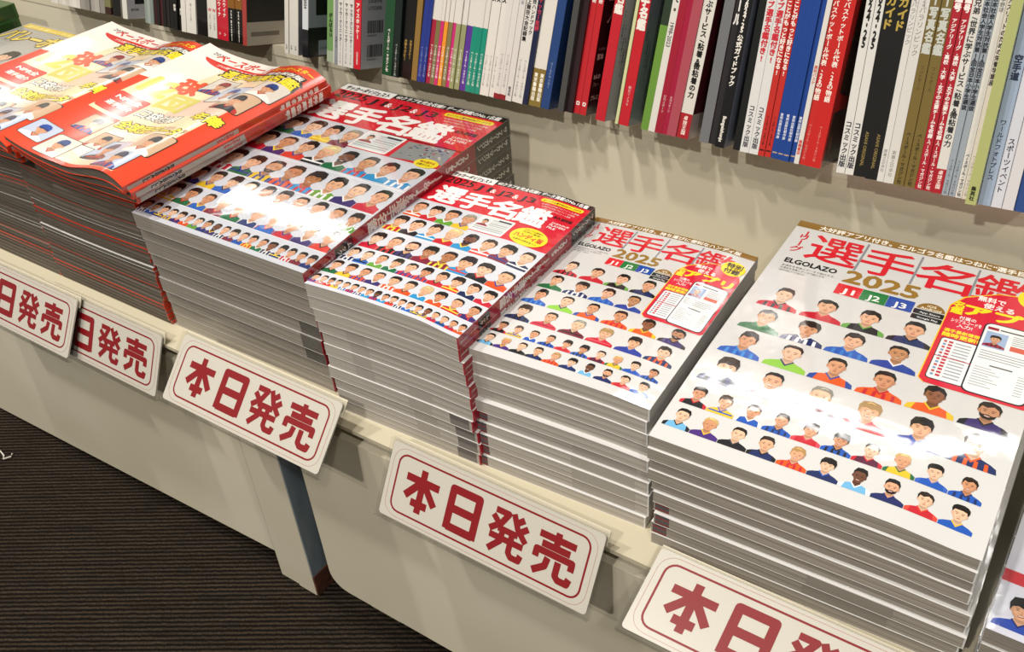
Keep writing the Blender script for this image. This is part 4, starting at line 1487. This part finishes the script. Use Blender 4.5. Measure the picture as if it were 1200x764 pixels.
def face_print(p, fp, wd, H):
    """ink on the right-hand face of a book; u runs back from the spine, v up"""
    if fp == 'block':
        p.rect(.012, .018, .030, .060, '#19171a', 0, .05)
        p.rect(.034, .008, .042, .012, '#55555a', 0, .05)
        p.text('BOOK', .006, .010, .004, '#3a3a40', 0, .02)
    elif fp == 'pale_foot':
        p.rect(.000, .000, .10, .026, '#b3aa9c', 0, .05)
        p.rect(.006, .010, .05, .015, '#6f675c', 1, .05)
    elif fp == 'band':
        p.rect(0, 0, .10, .032, '#15161b', 0, .05)
        p.rect(.012, .045, .10, .09, '#17171b', 0, .05)
        p.rect(.016, .002, .06, .018, '#8b95a3', 1, .05)
        p.text('2024年度版', .018, .008, .004, '#2a2c34', 2)
    elif fp == 'barcode':
        rng = random.Random(2)
        for base in (.012, .037):
            u = .010
            while u < .034:
                ww = rng.choice((.0005, .0009, .0013))
                p.rect(u, base, u + ww, base + .013, '#22222a', 0, .05)
                u += ww + rng.choice((.0005, .0009))
            p.text('9784583628', .010, base - .0035, .003, '#22222a', 0)
        p.text('日本選手権', .010, .068, .0045, '#33353c', 0)
        p.text('公式記録集', .010, .061, .0045, '#33353c', 0)
    elif fp == 'wine':
        p.text('インタビュー', .004, .060, .0034, '#d8cfca', 0)
        p.text('宮本', .004, .052, .006, '#e8e0da', 0, .03)
        p.text('8人の', .004, .034, .005, '#e8e0da', 0, .03)
        p.text('プレー', .004, .027, .004, '#d8cfca', 0)
        p.text('プレミア', .004, .014, .005, '#e8e0da', 0, .03)
        p.text('ア', .006, .085, .03, '#b9aca8', 0)
    elif fp == 'lines':
        for j in range(3):
            p.text('スポーツ写真年鑑とデータ', .004 + .0045 * j, .10 - .012 * j, .003, '#4a4c58', 0, .01, 'l', None, -math.pi / 2)
    elif fp == 'palefoot2':
        p.rect(0, 0, .06, .022, '#c9b9b4', 0, .05)
    elif fp == 'photo':
        p.rect(.006, .0, .06, .045, '#2a1d18', 0, .05)
        p.ell(.014, .018, .004, .009, '#6d4a34', 1, 12)
        p.poly([(.010, .06), (.06, .05), (.06, .20), (.018, .20)], '#33211b', 0)


xpos = -1.2746
nbook = 0
for e in BK:
    nbook += 1
    w = e['w'] / 1000.0
    wd = random.uniform(.172, .19)
    H = random.choice((.257, .257, .262, .27, .257))
    push = e['push'] / 1000.0 + random.uniform(-.0012, .0012)
    label = '%s book, %s from the left on the shelf' % (e['words'], ordinal(nbook))
    # local frame: x = thickness, y = depth, z = up along the tilted spine
    y0 = .72 - push * ct
    z0 = SH + push * stn
    root = thing('shelf_book', label, 'book', (xpos, y0, z0 + .0004), (0, 0, 0), 'books standing spine out on the shelf')
    root.rotation_euler = (Matrix.Rotation(-TILT, 3, 'X') @ Matrix.Rotation(math.radians(e['lean']), 3, 'Y')).to_euler()
    wi = w - .00025
    if e['lean'] > 0:
        root.location.z += 0
    k = MB()
    k.box(.0006, .001, .001, wi - .0006, wd - .001, H - .001)
    k.build('page_block', M_pagel, root)
    # cover: spine and two boards, coloured per height
    p = Pr(lambda u, v, z: (u, v, z), 0, 0)
    segs = [(0, H, e['col'])]
    if e['foot']:
        segs = [(0, e['fh'] / 1000.0, e['foot']), (e['fh'] / 1000.0, H, e['col'])]
    k = MB()
    cols = []
    for a, bb, cc in segs:
        n0 = len(k.f)
        k.box(0, 0, a, wi, .0009, bb)
        cols += [cc] * (len(k.f) - n0)
        n0 = len(k.f)
        k.box(0, .0009, a, .0006, wd, bb)
        cols += [cc] * (len(k.f) - n0)
        n0 = len(k.f)
        k.box(wi - .0006, .0009, a, wi, wd, bb)
        cols += [e['face'] or cc] * (len(k.f) - n0)
    me = D.meshes.new('cover')
    me.from_pydata(k.v, [], k.f)
    at = me.color_attributes.new('Col', 'FLOAT_COLOR', 'CORNER')
    data = []
    for f, cc in zip(k.f, cols):
        data += list(shade(cc, .84)) * len(f)
    at.data.foreach_set('color', data)
    me.materials.append(M_spine)
    cvo = obj('cover', me, root)
    if e['tx']:
        for m_, t, top, size, col, bold in e['tx']:
            p = Pr(lambda u, v, z: (u, -z, v), 1e-4, 3e-5)
            top /= 1000.0
            size /= 1000.0
            if m_ == 'v':
                p.vtext(t, wi / 2, top, size, col, 1, bold, 1.02, min(1.0, (wi * .86) / size))
            else:
                p.text(t, wi / 2 - size * .32, top, size, col, 1, bold, 'l', None, -math.pi / 2)
            p.build('spine_lettering', M_spine, cvo)
    if e['fp']:
        p = Pr(lambda u, v, z, wi=wi: (wi + z, u, v), 1e-4, 3e-5)
        face_print(p, e['fp'], wd, H)
        p.build('back_cover_print', M_spine, cvo)
    xpos += w + e['gap'] / 1000.0

# ------------------------------------------------------------------ lint on the carpet
k = MB()
k.tube([(-.030, -.004, .002), (-.015, .003, .003), (0, 0, .002), (.008, -.006, .003), (.016, .004, .004), (.010, .010, .003)], .0014, 6)
o = k.build('plastic_tie', mat('white_plastic', '#c9c6bd', .5))
o.location = (-1.118, .352, FL + .001)
o.scale = (.75, .75, .75)
o['label'] = 'curled white plastic tie lying on the dark carpet'
o['category'] = 'tie'
print('books', nbook, 'end x', xpos, 'faces', sum(len(m.polygons) for m in D.meshes))
